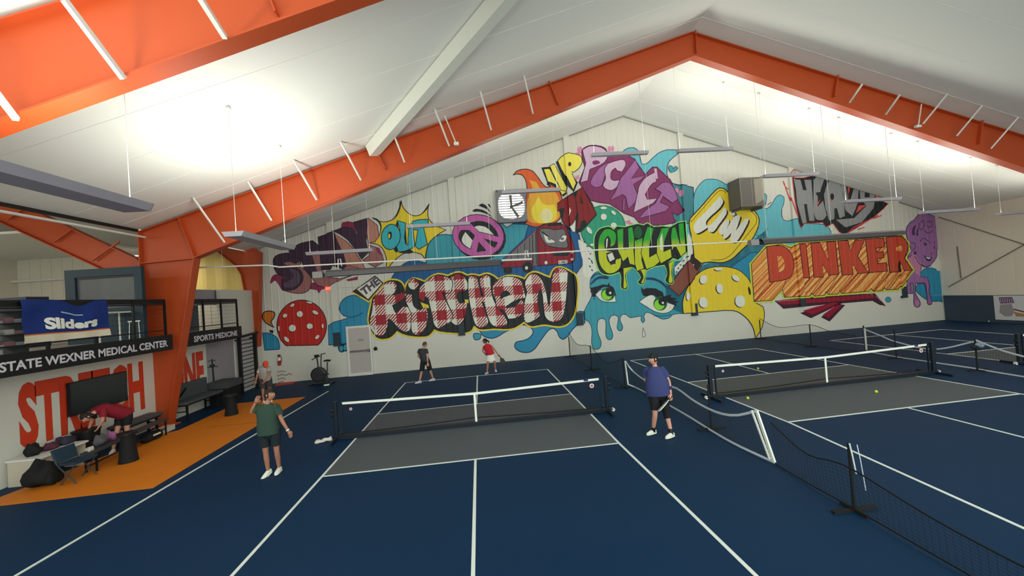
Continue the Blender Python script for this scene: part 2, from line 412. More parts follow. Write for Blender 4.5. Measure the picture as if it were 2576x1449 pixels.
# STRETCH ZONE
M_let = mat('letter_orange', (206, 62, 34), .5)
def wtext(body, ya, yb, za, zb, bold=.05, name='lettering'):
    o = text_on(name, body, (XL+.006, ya, za), (0, yb-ya, 0), (0, 0, zb-za), M_let, wl, bold); return o
wtext('STRETCH', -.62, 2.62, .66, 2.12)['label'] = 'orange painted word STRETCH'
wtext('ZONE', 3.05, 5.22, .66, 2.08)['label'] = 'orange painted word ZONE'
# mezzanine slab, fascia
XF = -9.2
mz = MB().box((-20, -15, 2.5), (-10.3, 6.2, 2.78)).box((-10.3, -3.95, 2.5), (XF+.02, 2.72, 2.78)).box((-10.3, 3.3, 2.5), (XF+.02, 6.2, 2.78)).build('floor', mat('mezz_floor', (150,146,140), .6)); struct(mz); mz['label'] = 'mezzanine floor slab'
M_fas = mat('fascia_black', (24, 26, 30), .5); M_sign = mat('sign_letters', (205, 205, 215), .5)
for (ya, yb, body, ta, tb, lab) in ((-3.95, 2.72, 'STATE WEXNER MEDICAL CENTER', -1.66, 2.52, 'long black balcony fascia sign lettered STATE WEXNER MEDICAL CENTER'),
                                    (3.3, 6.22, 'SPORTS MEDICINE', 3.62, 5.95, 'short black balcony fascia sign lettered SPORTS MEDICINE behind the column')):
    t = thing('fascia_sign', lab, 'sign', (XF, (ta+tb)/2, 2.4))
    MB().box((XF+.021, ya, 2.38), (XF+.06, yb, 2.84)).build('board', M_fas, t)
    if ya > 0: MB().box((-9.9, yb, 2.38), (XF+.06, yb+.03, 2.84)).build('end_board', M_fas, t)
    text_on('lettering', body, (XF+.064, ta, 2.49), (0, tb-ta, 0), (0, 0, .2), M_sign, t, .03)
# railings
def railing(ya, yb, label, n):
    t = thing('balcony_railing', label, 'railing', (XF-.02, ya, 2.8)); x = XF-.02
    for z, h in ((3.90, .045), (3.76, .035), (2.98, .03)):
        MB().bar((x, ya, z), (x, yb, z), .04, h).build('rail', M_blk, t)
    for i in range(n+1):
        y = ya+(yb-ya)*i/n; MB().box((x-.025, y-.025, 2.78), (x+.025, y+.025, 3.90)).build('post', M_blk, t)
    MB().box((x-.008, ya, 3.785), (x+.008, yb, 3.875)).build('infill_panel', M_blk, t)
    mb = MB()
    for i in range(5): z = 3.10+i*.13; mb.bar((x, ya, z), (x, yb, z), .005, .005)
    mb.build('cable', M_blk, t)
    return t
railing(-3.95, 2.58, 'long black balcony railing behind the blue banner', 6); railing(3.3, 6.15, 'short black balcony railing above the SPORTS MEDICINE sign', 3)
MB().box((-9.5, 6.05, 2.78), (-9.25, 6.15, 3.9)).build('x', M_blk) if False else None
# wing: back wall, far wall, soffit
wk = MB().prism([(-20, 9.05, 0), (-10.36, 9.05, 0), (-10.36, 9.05, 6.2), (-20, 9.05, 9.3)], (0, .15, 0)); wkb = wk.build('wall_wing_back', M_beige); struct(wkb); wkb['label'] = 'beige panelled back wall of the left wing'
for i in range(22):
    x = -19.9+i*.44
    if x > -10.6: break
    MB().box((x, 9.035, 2.8), (x+.40, 9.05, 6.4)).build('panel', M_beige, wkb)
MB().box((-14.6, 8.9, 2.8), (-14.35, 9.04, 6.3)).build('pilaster', M_beige, wkb)
ys = MB()
n = 14
for i in range(n):
    a = PY(482+i*10, 736, 8.95); b = PY(482+(i+1)*10, 736, 8.95); off = .04*math.sin(i*1.3); of2 = .04*math.sin((i+1)*1.3)
    ys.add([(a.x, 8.97+off, 4.3), (b.x, 8.97+of2, 4.3), (b.x, 8.97+of2, 6.2), (a.x, 8.97+off, 6.2)], [(0,1,2,3)])
yo = ys.build('insulation_sheet', M_yel); tag(yo, 'pale yellow insulation sheet hanging above the white wall at the left end of the mural', 'sheet')
wf = MB().box((-20.15, -15, 0), (-20, 9.2, 9.4)).build('wall_wing_side', M_beige); struct(wf); wf['label'] = 'beige outer wall of the left wing'
sf = MB().box((-20, 3.7, 6.42), (-14.2, 9.05, 6.5)).build('ceiling', M_liner); struct(sf); sf['label'] = 'flat liner over the far part of the left wing'
# sloping liner of the wing
sl = MB()
zw = lambda x: 6.15+.325*(-10.15-x)
sl.add([(-10.15,-15,zw(-10.15)), (-10.15,9.1,zw(-10.15)), (-20,9.1,zw(-20)), (-20,-15,zw(-20)), (-10.15,-15,zw(-10.15)+.08), (-10.15,9.1,zw(-10.15)+.08), (-20,9.1,zw(-20)+.08), (-20,-15,zw(-20)+.08)], [(0,1,2,3),(7,6,5,4),(0,4,5,1),(1,5,6,2),(2,6,7,3),(3,7,4,0)])
slo = sl.build('ceiling', M_liner); struct(slo); slo['label'] = 'sloping liner of the left wing'
for xh in (-14,):
    zt = ra[1].z+(ra[0].z-ra[1].z)*(ra[1].x-xh)/(ra[1].x-ra[0].x)
    MB().bar((xh, YF2+.3, zt), (xh, YF2+.3, zw(xh)), .08, .08, up=(1,0,0)).build('hanger', M_orange, wr)
# unseen strip lights added to brighten the left wing
def strip(x, y, z, ln, watts, label):
    t = thing('fill_strip_light', label, 'light fixture', (x, y, z)); MB().box((x-ln/2, y-.09, z), (x+ln/2, y+.09, z+.06)).build('housing', M_wht, t); MB().box((x-ln/2+.03, y-.06, z-.015), (x+ln/2-.03, y+.06, z)).build('diffuser', mat('fill_strip_diffuser', (255,246,225), .5, emit=(255,246,225), estr=3), t)
    for sx in (-.4, .4): MB().tube([(x+sx*ln, y, z+.05), (x+sx*ln, y, zw(x+sx*ln))], .006, 5).build('hanger_rod', M_wht, t)
    ld = bpy.data.lights.new('strip', 'AREA'); ld.shape = 'RECTANGLE'; ld.size = ln; ld.size_y = .12; ld.energy = watts; ld.color = (1, .94, .8); lo = bpy.data.objects.new('strip', ld); COL.objects.link(lo); lo.parent = t; lo.location = (0, 0, -.02)
strip(-13.6, 7.7, 6.1, 1.0, 45, 'added strip light brightening the yellow sheet in the left wing, hidden behind the orange column')
strip(-16, -2.5, 6.3, 2.4, 200, 'added strip light brightening the balcony of the left wing, unseen left of the picture')
# eave gutter track and pipe
g0, g1 = PX(-60, 492, -10.02), PX(355, 574, -10.02)
gg = MB().bar((-10.1, -9, 6.12), (-10.1, 2.9, 6.12), .06, .09).build('eave_track', M_blk); tag(gg, 'thin black track along the left eave', 'rail')
a, b = PX(-60, 515, -9.9), PX(357, 599, -9.9)
gp = MB().tube([(-9.9, -8.6, (a.z+b.z)/2), (-9.9, 2.9, (a.z+b.z)/2)], .035, 8).build('white_pipe', M_wht); tag(gp, 'white pipe running just under the black track at the left eave', 'pipe')
# glazed booth on the mezzanine
bt = thing('glazed_booth', 'dark teal framed booth with a big grey window on the balcony', 'booth', (-10.9, 2.1, 2.78))
M_teal = mat('booth_teal', (30, 52, 66), .5)
bx0, bx1 = PY(161,681,2).x, PY(355,672,2).x
bx1 = -9.36
MB().box((bx0, 2.0, 2.78), (bx0+.26, 2.12, 4.9)).build('frame_post', M_teal, bt); MB().box((bx1-.20, 2.0, 2.78), (bx1, 2.12, 4.9)).build('frame_post', M_teal, bt)
MB().box((bx0+.26, 2.0, 4.68), (bx1-.20, 2.12, 4.9)).build('header', M_teal, bt)
MB().box((bx0+.26, 2.0, 2.78), (bx1-.20, 2.12, 3.75)).build('lower_panel', M_teal, bt)
MB().box((bx0+.26, 2.03, 4.62), (bx1-.20, 2.07, 4.68)).build('reveal', M_blk, bt)
MB().box((bx0+.26, 2.07, 3.75), (bx1-.20, 2.10, 4.66)).build('pane', mat('booth_glass', (96, 98, 102), .12, var=.35, scale=1.2, spec=.6), bt)
# dark cabinet far left on the mezzanine
o = MB().box((-13.6, 2.2, 2.78), (-12.6, 2.8, 4.25)); o = o.build('storage_cabinet', mat('cabinet_slate', (58, 64, 78), .6)); tag(o, 'slate grey cabinet at the far left of the balcony', 'cabinet')
wp = MB().tube([PY(-40,713,8.8), PY(161,701,8.8)], .05, 8).build('sprinkler_pipe', M_wht); tag(wp, 'thin cream pipe crossing the back wall of the left wing', 'pipe')
# ================================================================== MURAL
CR = {'a': (640,520,3.814), 'b': (900,450,5.3675), 'c': (880,660,4.293), 'd': (1240,340,4.026), 'e': (1440,560,4.2615), 'f': (1700,420,4.6), 'g': (1880,560,4.770), 'h': (2200,480,4.2606), 'p': (0,0,1)}
def pmat(name, rgb): return mat('paint_'+name, rgb, .55, var=.04, scale=1.6)
PAL = dict(blk=(28,34,38), blu=(42,140,178), dbl=(22,92,148), teal=(62,158,176), sky=(104,188,202), navy=(16,58,96), yel=(232,206,52), lyel=(238,226,96), ylg=(206,214,60), wht=(226,228,218),
  pur=(66,42,64), pur2=(92,74,94), mag=(140,46,82), sal=(190,132,116), sal2=(164,108,108), cyan=(58,180,196), pink=(196,98,170), ora=(222,100,52), amb=(232,172,62), lem=(240,222,72), cre=(236,228,170),
  dred=(136,32,38), plum=(134,54,104), dpm=(84,26,66), lil=(208,178,206), mpur=(164,106,164), pk=(214,140,176), grn=(48,160,128), gr2=(50,176,66), dgrn=(20,96,52), hal=(150,236,120), brown=(134,76,62), bro2=(50,34,34),
  redo=(198,74,52), crim=(150,26,50), dpl=(70,34,52), gry=(142,144,146), lgry=(160,160,162), hred=(214,74,74), lady=(156,106,162), ladyp=(190,128,164), ldk=(62,44,84), red=(176,48,38), orb=(206,120,40), bus=(142,28,48), bgry=(118,114,120), brt=(140,220,60), lash=(22,26,38))
def P_(n): return pmat(n, PAL[n])
# gingham, wood stripe and slime materials (printed pattern on the wall plane)
def pattern(name, fn):
    if name in MATS: return MATS[name]
    m = mat(name, (200,200,200), .55); nt = m.node_tree; b = nt.nodes['Principled BSDF']
    for l in list(b.inputs['Base Color'].links): nt.links.remove(l)
    tc = nt.nodes.new('ShaderNodeTexCoord'); sp = nt.nodes.new('ShaderNodeSeparateXYZ'); nt.links.new(tc.outputs['Object'], sp.inputs[0])
    fn(nt, sp.outputs['X'], sp.outputs['Z'], b.inputs['Base Color']); return m
def colmix(nt, fac, a, b):
    x = nt.nodes.new('ShaderNodeMix'); x.data_type = 'RGBA'
    if isinstance(fac, (int, float)): x.inputs[0].default_value = fac
    else: nt.links.new(fac, x.inputs[0])
    for i, c in ((6, a), (7, b)):
        if isinstance(c, tuple): x.inputs[i].default_value = (*lin(c), 1)
        else: nt.links.new(c, x.inputs[i])
    return x.outputs[2]
def f_ging(nt, X, Z, out):
    s = .48
    gt = lambda v: math_node(nt, 'GREATER_THAN', v, .5)
    fx = gt(math_node(nt, 'FRACT', math_node(nt, 'ADD', math_node(nt, 'DIVIDE', X, 2*s), 40.37)))
    fz = gt(math_node(nt, 'FRACT', math_node(nt, 'ADD', math_node(nt, 'DIVIDE', Z, 2*s), 40.1)))
    both = math_node(nt, 'MULTIPLY', fx, fz); any_ = math_node(nt, 'MAXIMUM', fx, fz)
    st = gt(math_node(nt, 'FRACT', math_node(nt, 'ADD', math_node(nt, 'DIVIDE', math_node(nt, 'SUBTRACT', X, Z), .15), 100)))
    mid = math_node(nt, 'MULTIPLY', math_node(nt, 'SUBTRACT', any_, both), st)
    fac = math_node(nt, 'MAXIMUM', both, mid)
    nt.links.new(colmix(nt, fac, (226,226,214), (158,30,44)), out)
def f_wood(nt, X, Z, out):
    d = math_node(nt, 'SUBTRACT', Z, math_node(nt, 'MULTIPLY', X, .82))
    nz = nt.nodes.new('ShaderNodeTexNoise'); nz.noise_dimensions = '1D'; nz.inputs['Scale'].default_value = 5.5; nz.inputs['Detail'].default_value = 3; nt.links.new(d, nz.inputs['W'])
    r = nt.nodes.new('ShaderNodeValToRGB'); nt.links.new(nz.outputs['Fac'], r.inputs[0]); e = r.color_ramp.elements
    e[0].position = .36; e[0].color = (*lin((198,74,34)), 1); e[1].position = .62; e[1].color = (*lin((240,200,124)), 1); m2 = e.new(.48); m2.color = (*lin((228,146,70)), 1)
    nt.links.new(r.outputs[0], out)
def f_slime(nt, X, Z, out):
    mr = nt.nodes.new('ShaderNodeMapRange'); mr.interpolation_type = 'SMOOTHSTEP'; nt.links.new(Z, mr.inputs[0]); mr.inputs[1].default_value = 5.05; mr.inputs[2].default_value = 5.75
    nt.links.new(colmix(nt, mr.outputs[0], (198,208,44), (44,170,58)), out)
MX = {'GING': pattern('paint_gingham', f_ging), 'WOOD': pattern('paint_wood_stripe', f_wood), 'SLIME': pattern('paint_slime', f_slime)}
def getm(n): return MX.get(n) or P_(n)
def parse(s):
    out = []
    for t in s.split():
        c = t[0] == '*'; t = t.lstrip('*'); x, y = t.split(','); out.append((float(x), float(y), c))
    return out
def smooth(pts, closed=True, n=4):
    """Catmull-Rom through the points, starred points stay sharp"""
    N = len(pts); out = []
    rng = range(N) if closed else range(N-1)
    for i in rng:
        p1, p2 = pts[i], pts[(i+1) % N]
        p0 = pts[i-1] if (closed or i > 0) else p1; p3 = pts[(i+2) % N] if (closed or i+2 < N) else p2
        if p1[2] and p2[2]: out.append((p1[0], p1[1])); continue
        if p1[2]: p0 = p1
        if p2[2]: p3 = p2
        for k in range(n):
            t = k/n; t2 = t*t; t3 = t2*t
            f = lambda a, b, c, d: .5*(2*b+(c-a)*t+(2*a-5*b+4*c-d)*t2+(3*b-a-3*c+d)*t3)
            out.append((f(p0[0], p1[0], p2[0], p3[0]), f(p0[1], p1[1], p2[1], p3[1])))
    if not closed: out.append((pts[-1][0], pts[-1][1]))
    return out
def ell(cx, cy, rx, ry, rot=0, n=22, a0=0, a1=360):
    r = math.radians(rot); out = []
    for i in range(n):
        a = math.radians(a0+(a1-a0)*i/(n if a1-a0 == 360 else n-1)); x, y = rx*math.cos(a), ry*math.sin(a)
        out.append((cx+x*math.cos(r)-y*math.sin(r), cy+x*math.sin(r)+y*math.cos(r)))
    return out
def ribbon(pts, w, closed=True):
    N = len(pts); L_, R_ = [], []
    for i in range(N):
        a = pts[i-1] if (closed or i > 0) else pts[i]; b = pts[(i+1) % N] if (closed or i < N-1) else pts[i]
        p = pts[i]
        d1 = Vector((p[0]-a[0], p[1]-a[1])); d2 = Vector((b[0]-p[0], b[1]-p[1]))
        if d1.length < 1e-6: d1 = d2.copy()
        if d2.length < 1e-6: d2 = d1.copy()
        if d1.length < 1e-6: d1 = d2 = Vector((1, 0))
        d1.normalize(); d2.normalize(); n1 = Vector((-d1.y, d1.x)); n2 = Vector((-d2.y, d2.x)); m = n1+n2
        if m.length < .3: m = n1.copy()
        m.normalize(); s = min(1.6, 1/max(.35, m.dot(n1))); m *= s*w/2
        L_.append((p[0]+m.x, p[1]+m.y)); R_.append((p[0]-m.x, p[1]-m.y))
    q = []
    for i in range(N if closed else N-1):
        j = (i+1) % N; q.append([L_[i], L_[j], R_[j], R_[i]])
    return q
def clipx(poly, x, keep_less):
    out = []
    for i in range(len(poly)):
        a, b = poly[i], poly[(i+1) % len(poly)]; ia = (a[0] <= x) if keep_less else (a[0] >= x); ib = (b[0] <= x) if keep_less else (b[0] >= x)
        if ia: out.append(a)
        if ia != ib:
            t = (x-a[0])/(b[0]-a[0]); out.append((x, a[1]+t*(b[1]-a[1])))
    return out
import bisect
def clipz(poly, z, less):
    return [(b, a) for a, b in clipx([(q[1], q[0]) for q in poly], z, less)]
LAY = .0011
class Art:
    def __init__(s, name, label, crop, base=0):
        s.name = name; s.label = label; s.c = CR[crop]; s.l = base; s.v = []; s.f = []; s.mi = []; s.ms = []
    def crop(s, c): s.c = CR[c]; return s
    def w2(s, x, y):
        p = PW(s.c[0]+x/s.c[2], s.c[1]+y/s.c[2]); return (p.x, p.z)
    def put(s, polys, m, l):
        if m not in s.ms: s.ms.append(m)
        k = s.ms.index(m); off = .0015+l*LAY
        for poly in polys:
            poly = [s.w2(*p) for p in poly]
            top = max(p[1] for p in poly)
            zs = [1.58, 1.62] if min(p[1] for p in poly) < 1.62 and top > 1.58 else []
            pieces = [poly]
            x0 = min(p[0] for p in poly); x1 = max(p[0] for p in poly)
            i0 = bisect.bisect_right(BX, x0+1e-5); i1 = bisect.bisect_left(BX, x1-1e-5)
            strips = []; rest = poly
            if top > 1.585:
                for i in range(i0, i1):
                    a = clipx(rest, BX[i], True); rest = clipx(rest, BX[i], False)
                    if len(a) >= 3: strips.append(a)
                    if len(rest) < 3: break
            if len(rest) >= 3: strips.append(rest)
            for z in zs:
                ns = []
                for a in strips:
                    for h in (True, False):
                        b = clipz(a, z, h)
                        if len(b) >= 3: ns.append(b)
                strips = ns
            for a in strips:
                cx = sum(p[0] for p in a)/len(a); b = len(s.v)
                for p in a:
                    x = min(max(p[0], X0W), X1W)
                    xe = x+(1e-6 if x < cx else -1e-6)
                    s.v.append((x, wally(x)-prof(xe, p[1])-off, p[1]))
                s.f.append(tuple(range(b, b+len(a)))); s.mi.append(k)
    def poly(s, m, pts, line=None, w=8, lm='blk', up=True):
        if isinstance(pts, str): pts = smooth(parse(pts))
        pts = [(float(p[0]), float(p[1])) for p in pts]
        tr_ = tessellate_polygon([[Vector((x, y, 0)) for x, y in pts]])
        s.put([[pts[i] for i in t] for t in tr_], getm(m), s.l)
        if line is not None or w is None: pass
        if line: s.l += 1; s.put(ribbon(pts, w), getm(line), s.l)
        s.l += 1; return s
    def stroke(s, m, pts, w, closed=False):
        if isinstance(pts, str): pts = smooth(parse(pts), closed)
        s.put(ribbon(pts, w, closed), getm(m), s.l); s.l += 1; return s
    def flat(s, m, many):
        """several non-overlapping shapes on one level"""
        for pts in many:
            if isinstance(pts, str): pts = smooth(parse(pts))
            tr_ = tessellate_polygon([[Vector((x, y, 0)) for x, y in pts]])
            s.put([[pts[i] for i in t] for t in tr_], getm(m), s.l)
        s.l += 1; return s
    def lines(s, m, many, w):
        for pts in many:
            pts = smooth(parse(pts), False); s.put(ribbon(pts, w, False), getm(m), s.l)
        s.l += 1; return s
    def text(s, m, body, P, ex, ey, bold=.02):
        ts, fs = text_mesh(body, bold)
        s.put([[(P[0]+ex[0]*ts[i][0]+ey[0]*ts[i][1], P[1]+ex[1]*ts[i][0]+ey[1]*ts[i][1]) for i in f] for f in fs], getm(m), s.l); s.l += 1; return s
    def done(s):
        me = bpy.data.meshes.new(s.name); me.from_pydata(s.v, [], s.f)
        for m in s.ms: me.materials.append(m)
        me.polygons.foreach_set('material_index', s.mi)
        bm = bmesh.new(); bm.from_mesh(me)
        for f in bm.faces:
            f.normal_update()
            if f.normal.y > 0: f.normal_flip()
        bm.to_mesh(me); bm.free(); me.update()
        o = bpy.data.objects.new(s.name, me); COL.objects.link(o); o.parent = wallb; o['label'] = s.label; return o
# ---- blue splashes (lowest level)
a = Art('painted_splash', 'blue painted splashes and waves of the mural background', 'a', 0)
a.poly('blu', '820,990 830,920 880,870 960,850 1040,880 *1115,905 *1100,1150 *905,1172 *905,1315 *715,1328 *712,1140 760,1110 860,1080 900,1058 850,1040', 'navy', 7)
a.l = 0; a.poly('blu', '*78,1212 150,1215 220,1260 240,1330 *240,1368 *100,1378', 'navy', 7)
a.l = 2; a.stroke('navy', '*850,1045 930,1060 1000,1040 *1038,1015', 7)
a.l = 0; a.crop('p')
a.poly('dbl', '*980,735 985,700 1010,668 1040,655 1073,660 *1085,640 *1255,600 *1290,562 *1345,560 *1400,560 1430,575 1455,588 1460,612 1468,640 1466,665 1455,680 *1440,700 *1300,740 *1100,745', 'navy', 2)
a.poly('teal', '*1073,665 1072,640 1077,617 1086,602 1100,593 1117,590 *1140,592 *1180,580 *1245,560 *1262,562 *1275,572 *1290,563 *1330,565 *1320,600 *1262,655', 'navy', 2)
a.l = 1; a.crop('d')
a.poly('sky', '*1300,180 1360,135 1430,130 1480,170 1490,230 1510,290 1560,285 1620,230 1680,180 1760,150 *1868,150 1870,190 1810,240 1770,300 1765,400 1800,470 1860,505 *1930,510 *2030,530 *2030,900 *1900,900 *1500,600 *1400,300', 'navy', 7)
a.l = 1; a.crop('f')
a.poly('sky', '*-40,190 0,200 100,215 *200,235 *212,330 240,250 320,160 400,140 480,150 560,190 620,250 *640,480 *900,480 *1015,305 1050,330 1045,400 1025,470 1060,480 1110,430 1160,350 1200,325 1250,350 1250,420 1225,500 1230,580 1280,625 1400,600 1450,650 1700,665 1780,720 *1810,800 *1815,1000 *870,990 *400,1330 *-40,1330', 'navy', 7)
a.l = 1; a.crop('e')
a.poly('blu', '*1000,430 *1290,500 *1750,330 *2060,90 *2120,200 *1910,440 *1915,640 *1700,700 *1190,980 *1000,900')
a.l = 1
a.poly('teal', '*190,690 190,640 200,590 240,540 *300,520 *520,440 *1000,460 *1110,420 *1300,400 *1300,700 *1195,975 *1150,975 1080,985 1040,1020 970,1035 900,1005 830,968 790,965 765,1005 775,1045 755,1072 735,1045 735,1005 680,1010 620,1018 570,985 530,990 510,1040 537,1110 530,1150 505,1160 480,1130 485,1080 492,1020 460,993 420,1000 395,1040 400,1100 430,1190 425,1240 400,1255 370,1240 357,1180 360,1090 352,1045 318,1028 280,1045 265,1110 275,1190 307,1280 295,1340 255,1360 220,1340 205,1280 210,1180 200,1110 175,1065 140,1040 118,980 150,900 190,830 *210,780', 'navy', 7)
a.l = 3; a.flat('wht', ['*1225,110 *1290,240 *1290,340 *1240,420 *1100,560 *1095,480 *1180,400 *1210,300', '*60,180 *150,230 *230,300 *235,420 *260,500 *230,540 *185,600 *110,560 *110,400 *70,260'])
a.lines('navy', ['*165,290 *180,310', '*185,340 *200,330', '*170,380 *190,395', '*200,400 *215,440', '*180,460 *195,480', '*205,500 *215,520', '*1215,375 *1235,360', '*1180,420 *1200,400', '*1150,460 *1165,450', '*1130,500 *1140,480', '*1195,450 *1180,470', '*1110,540 *1118,520', '*150,250 *170,260', '*120,200 *135,215'], 11)
a.l = 1; a.crop('c')
a.poly('blu', '*1405,745 1450,800 1530,820 1600,800 1680,750 1740,725 1830,680 1900,680 1970,720 1975,770 1930,820 1870,845 1800,860 1780,900 1800,940 1860,970 1940,970 2000,930 2050,860 2100,790 2150,730 2200,715 2240,750 2260,800 2300,830 2350,800 2400,730 *2465,665 *2535,655 *2535,535 2470,530 2430,560 *2380,630 *2200,650 *1400,700', 'navy', 10)
a.l = 1; a.poly('teal', '1335,780 1360,765 1410,775 1415,800 1400,830 1360,838 1340,820', 'navy', 9)
a.l = 1; a.crop('h')
a.poly('blu', '*480,960 500,870 560,828 640,835 720,880 765,945 785,1060 *800,1275 760,1210 *700,1182 *610,1185 520,1145 *430,1060', 'navy', 7)
a.l = 1; a.crop('a'); a.flat('navy', [ell(838,1357,36,42), ell(872,1350,34,40)]); a.flat('teal', [ell(832,1357,17,30), ell(874,1349,20,30, 20)])
a.l = 1; a.crop('f'); a.lines('navy', ['*215,360 *205,290', '*895,770 950,795 1010,780 *1060,710', '*1060,440 *1105,410'], 8)
a.l = 1; a.crop('g'); a.poly('teal', ell(1690,925,34,32), 'navy', 5)
a.l = 1; a.crop('e'); a.poly('wht', '*757,1125 780,1200 768,1225 750,1215', 'blk', 5); a.done()
# ---- STAY
B0 = 10
a = Art('painted_lettering', 'dark purple graffiti word STAY at the left end of the mural', 'a', B0)
a.flat('mag', ['155,740 165,680 200,650 270,650 320,700 320,790 270,800 240,760 200,710', '*830,195 *845,150 *900,140 *955,150 *985,280 *850,215', '*880,700 *995,668 *990,702 *900,715', '*530,790 *550,730 *650,720 *720,770 *640,800 *622,835 *600,800'])
a.poly('sal2', '*380,560 460,590 520,640 548,700 530,790 470,828 380,828 *270,800 *330,740', 'pur', 7)
a.poly('pur', '185,560 185,500 230,460 330,445 370,480 440,500 445,550 *400,575 450,620 468,690 440,750 380,795 300,803 *262,780 *265,690 *330,690 240,655 200,610', 'blk', 6)
a.poly('pur2', '*330,592 400,610 440,660 430,730 380,770 300,775 *280,740 350,700 380,660')
a.poly('sal2', '290,540 340,530 400,548 *440,520 *440,560 380,568 310,560')
a.poly('pur', '*330,405 *450,350 *560,325 *615,370 *635,440 *590,440 *600,640 *560,690 *480,600 *450,500 *350,480', 'blk', 6)
a.poly('sal2', '*545,440 *615,415 *650,500 *655,650 *600,620', 'pur', 5)
a.poly('sal2', '*560,690 *620,655 *700,672 *820,692 *935,660 *760,740 *690,780 *600,750', 'blk', 6)
a.poly('pur', '*612,292 *762,242 *810,330 *870,440 *910,580 *850,600 *760,565 *742,605 *645,605 *632,470', 'blk', 6)
a.poly('sal', '*772,262 *880,330 *950,400 *1010,500 *1070,600 *960,585 *890,600 *862,470 *810,360', 'pur', 6)
a.poly('sal2', '*860,590 *900,560 *1000,585 *880,650', 'pur', 5)
a.poly('pur', '*755,235 *860,195 *935,205 *992,275 *955,150 *1085,112 *1095,200 *1072,330 *1095,440 *1030,505 *980,420 *900,320 *820,262', 'blk', 6)
a.poly('sal', '*1092,108 *1180,178 *1197,285 *1160,335 *1095,352 *1078,250', 'pur', 6)
a.poly('sal2', '*1095,365 *1200,400 *1250,530 *1160,580 *1040,515 *1105,470', 'pur', 6)
a.poly('mag', '*1165,400 *1200,395 *1235,470 *1190,450'); a.done()
# ---- OUT burst
a = Art('painted_lettering', 'yellow burst with the cyan word OUT', 'b', B0)
a.poly('yel', '*195,525 300,575 400,578 500,530 555,440 *585,290 610,380 680,460 770,500 870,468 *965,335 945,440 960,540 *1040,630 *1190,690 1060,770 960,870 925,980 *910,1095 860,1020 740,992 620,1010 500,1100 *420,1190 *385,1190 385,1070 340,950 260,885 *145,865 250,820 300,740 310,640 270,570', 'blk', 11)
a.flat('blk', ['*570,300 *560,380 520,480 460,545 *520,500 570,420 *592,320', '*960,340 *930,400 880,460 *820,490 870,475 *940,410', '*205,525 270,545 320,620 *318,700 *300,600 250,560'])
a.flat('blk', ['*505,640 *530,570 *545,600 *560,900 *530,1000 *490,970', '*620,880 *760,990 *700,1010 *560,1000', '*770,920 *830,970 *940,890 *830,965'])
a.poly('cyan', '*535,563 *645,595 *640,870 *675,895 *695,610 *732,595 *772,890 740,935 620,978 *548,985 *520,900 555,800 570,700', 'blk', 10)
a.poly('cyan', '*735,580 830,552 *950,548 *958,640 *888,650 *940,885 *828,950 *778,912 *812,690 *745,690', 'blk', 10)
a.flat('blk', ['*645,620 *665,880 *650,890 *625,800']); a.poly('cyan', ell(448,785,128,172,8), 'blk', 11)
a.poly('blk', ell(435,766,28,56,6)); a.poly('yel', ell(426,775,13,34,6)); a.done()
# ---- peace sign
a = Art('painted_peace_sign', 'pink peace sign with black shading and motion marks', 'b', B0)
a.poly('blk', ell(1655,795,348,300,8)); a.poly('pink', ell(1628,770,348,288,8), 'blk', 10)
a.flat('blk', ['*1512,595 1640,568 1780,605 1870,700 *1902,785 1760,748 *1640,722 *1570,650', '*1395,690 *1500,690 *1582,762 *1550,850 *1525,955 1430,900 1370,820 1368,740', '*1635,848 *1738,972 *1603,990', '*1698,803 *1892,858 *1850,932 *1800,905',
   '*1545,430 1600,405 1700,425 1780,480 *1822,522 1740,475 1640,445 1570,445', '*1630,360 1680,335 1740,370 *1805,470 1740,410 1660,375', '*1750,345 1780,345 *1797,400'])
a.flat('wht', ['*1575,650 1640,633 1740,660 *1837,757 *1740,735 *1640,712', '*1452,718 *1552,832 *1518,942 1435,885 1405,815']); a.done()
# ---- flame, UP, DA
a = Art('painted_flame', 'orange and yellow painted flame above the bus', 'd', B0)
a.poly('ora', '*205,405 250,360 330,345 400,365 450,420 500,490 550,530 *590,500 640,505 670,560 700,650 695,760 675,850 600,900 540,890 440,932 *325,900 *345,800 335,650 345,560 335,470 300,410 250,395', 'blk', 8)
a.poly('amb', '*368,455 440,480 480,540 560,570 640,590 680,690 690,780 640,860 520,890 420,890 350,850 345,700 370,600 400,540')
a.poly('lem', '*460,620 500,690 560,710 *620,700 645,780 620,870 500,895 420,860 390,760 430,680'); a.poly('cre', ell(542,815,62,72)); a.done()
a = Art('painted_lettering', 'bright yellow word UP beside the flame', 'd', B0+8)
a.flat('blk', ['*490,330 *580,320 *620,470 *720,560 *750,590 *712,625 *640,540 *545,470', '*635,275 *665,255 *860,480 *815,585 *730,500', '*545,500 *585,530 *560,430'])
a.poly('lyel', '*512,345 *572,340 *655,500 *745,540 *735,585 *700,608 *635,500 *555,470', 'blk', 6)
a.poly('lyel', '*575,315 *618,290 *700,440 *748,530 *740,570 *690,560 *645,470', 'blk', 6)
a.poly('lyel', '*655,262 700,215 770,188 840,195 890,220 902,275 870,335 *822,375 *792,372 *842,485 *808,565 *740,430 *690,345', 'blk', 7)
a.poly('blk', ell(771,303,16,22)); a.done()
a = Art('painted_lettering', 'dark red word DA below the yellow word UP', 'd', B0+16)
a.flat('blk', ['*648,690 *700,880 *760,955 *850,995 *900,975 *1050,812 *1010,700 *900,530 *720,640']); a.flat('wht', ['*770,930 *830,860 *825,985 *800,980'])
a.poly('dred', '*655,690 *720,645 *810,605 850,645 860,720 842,820 800,905 *752,932 *700,870 *722,745 *690,742 *655,775', 'blk', 6); a.flat('wht', ['*767,735 *785,770 *765,825'])
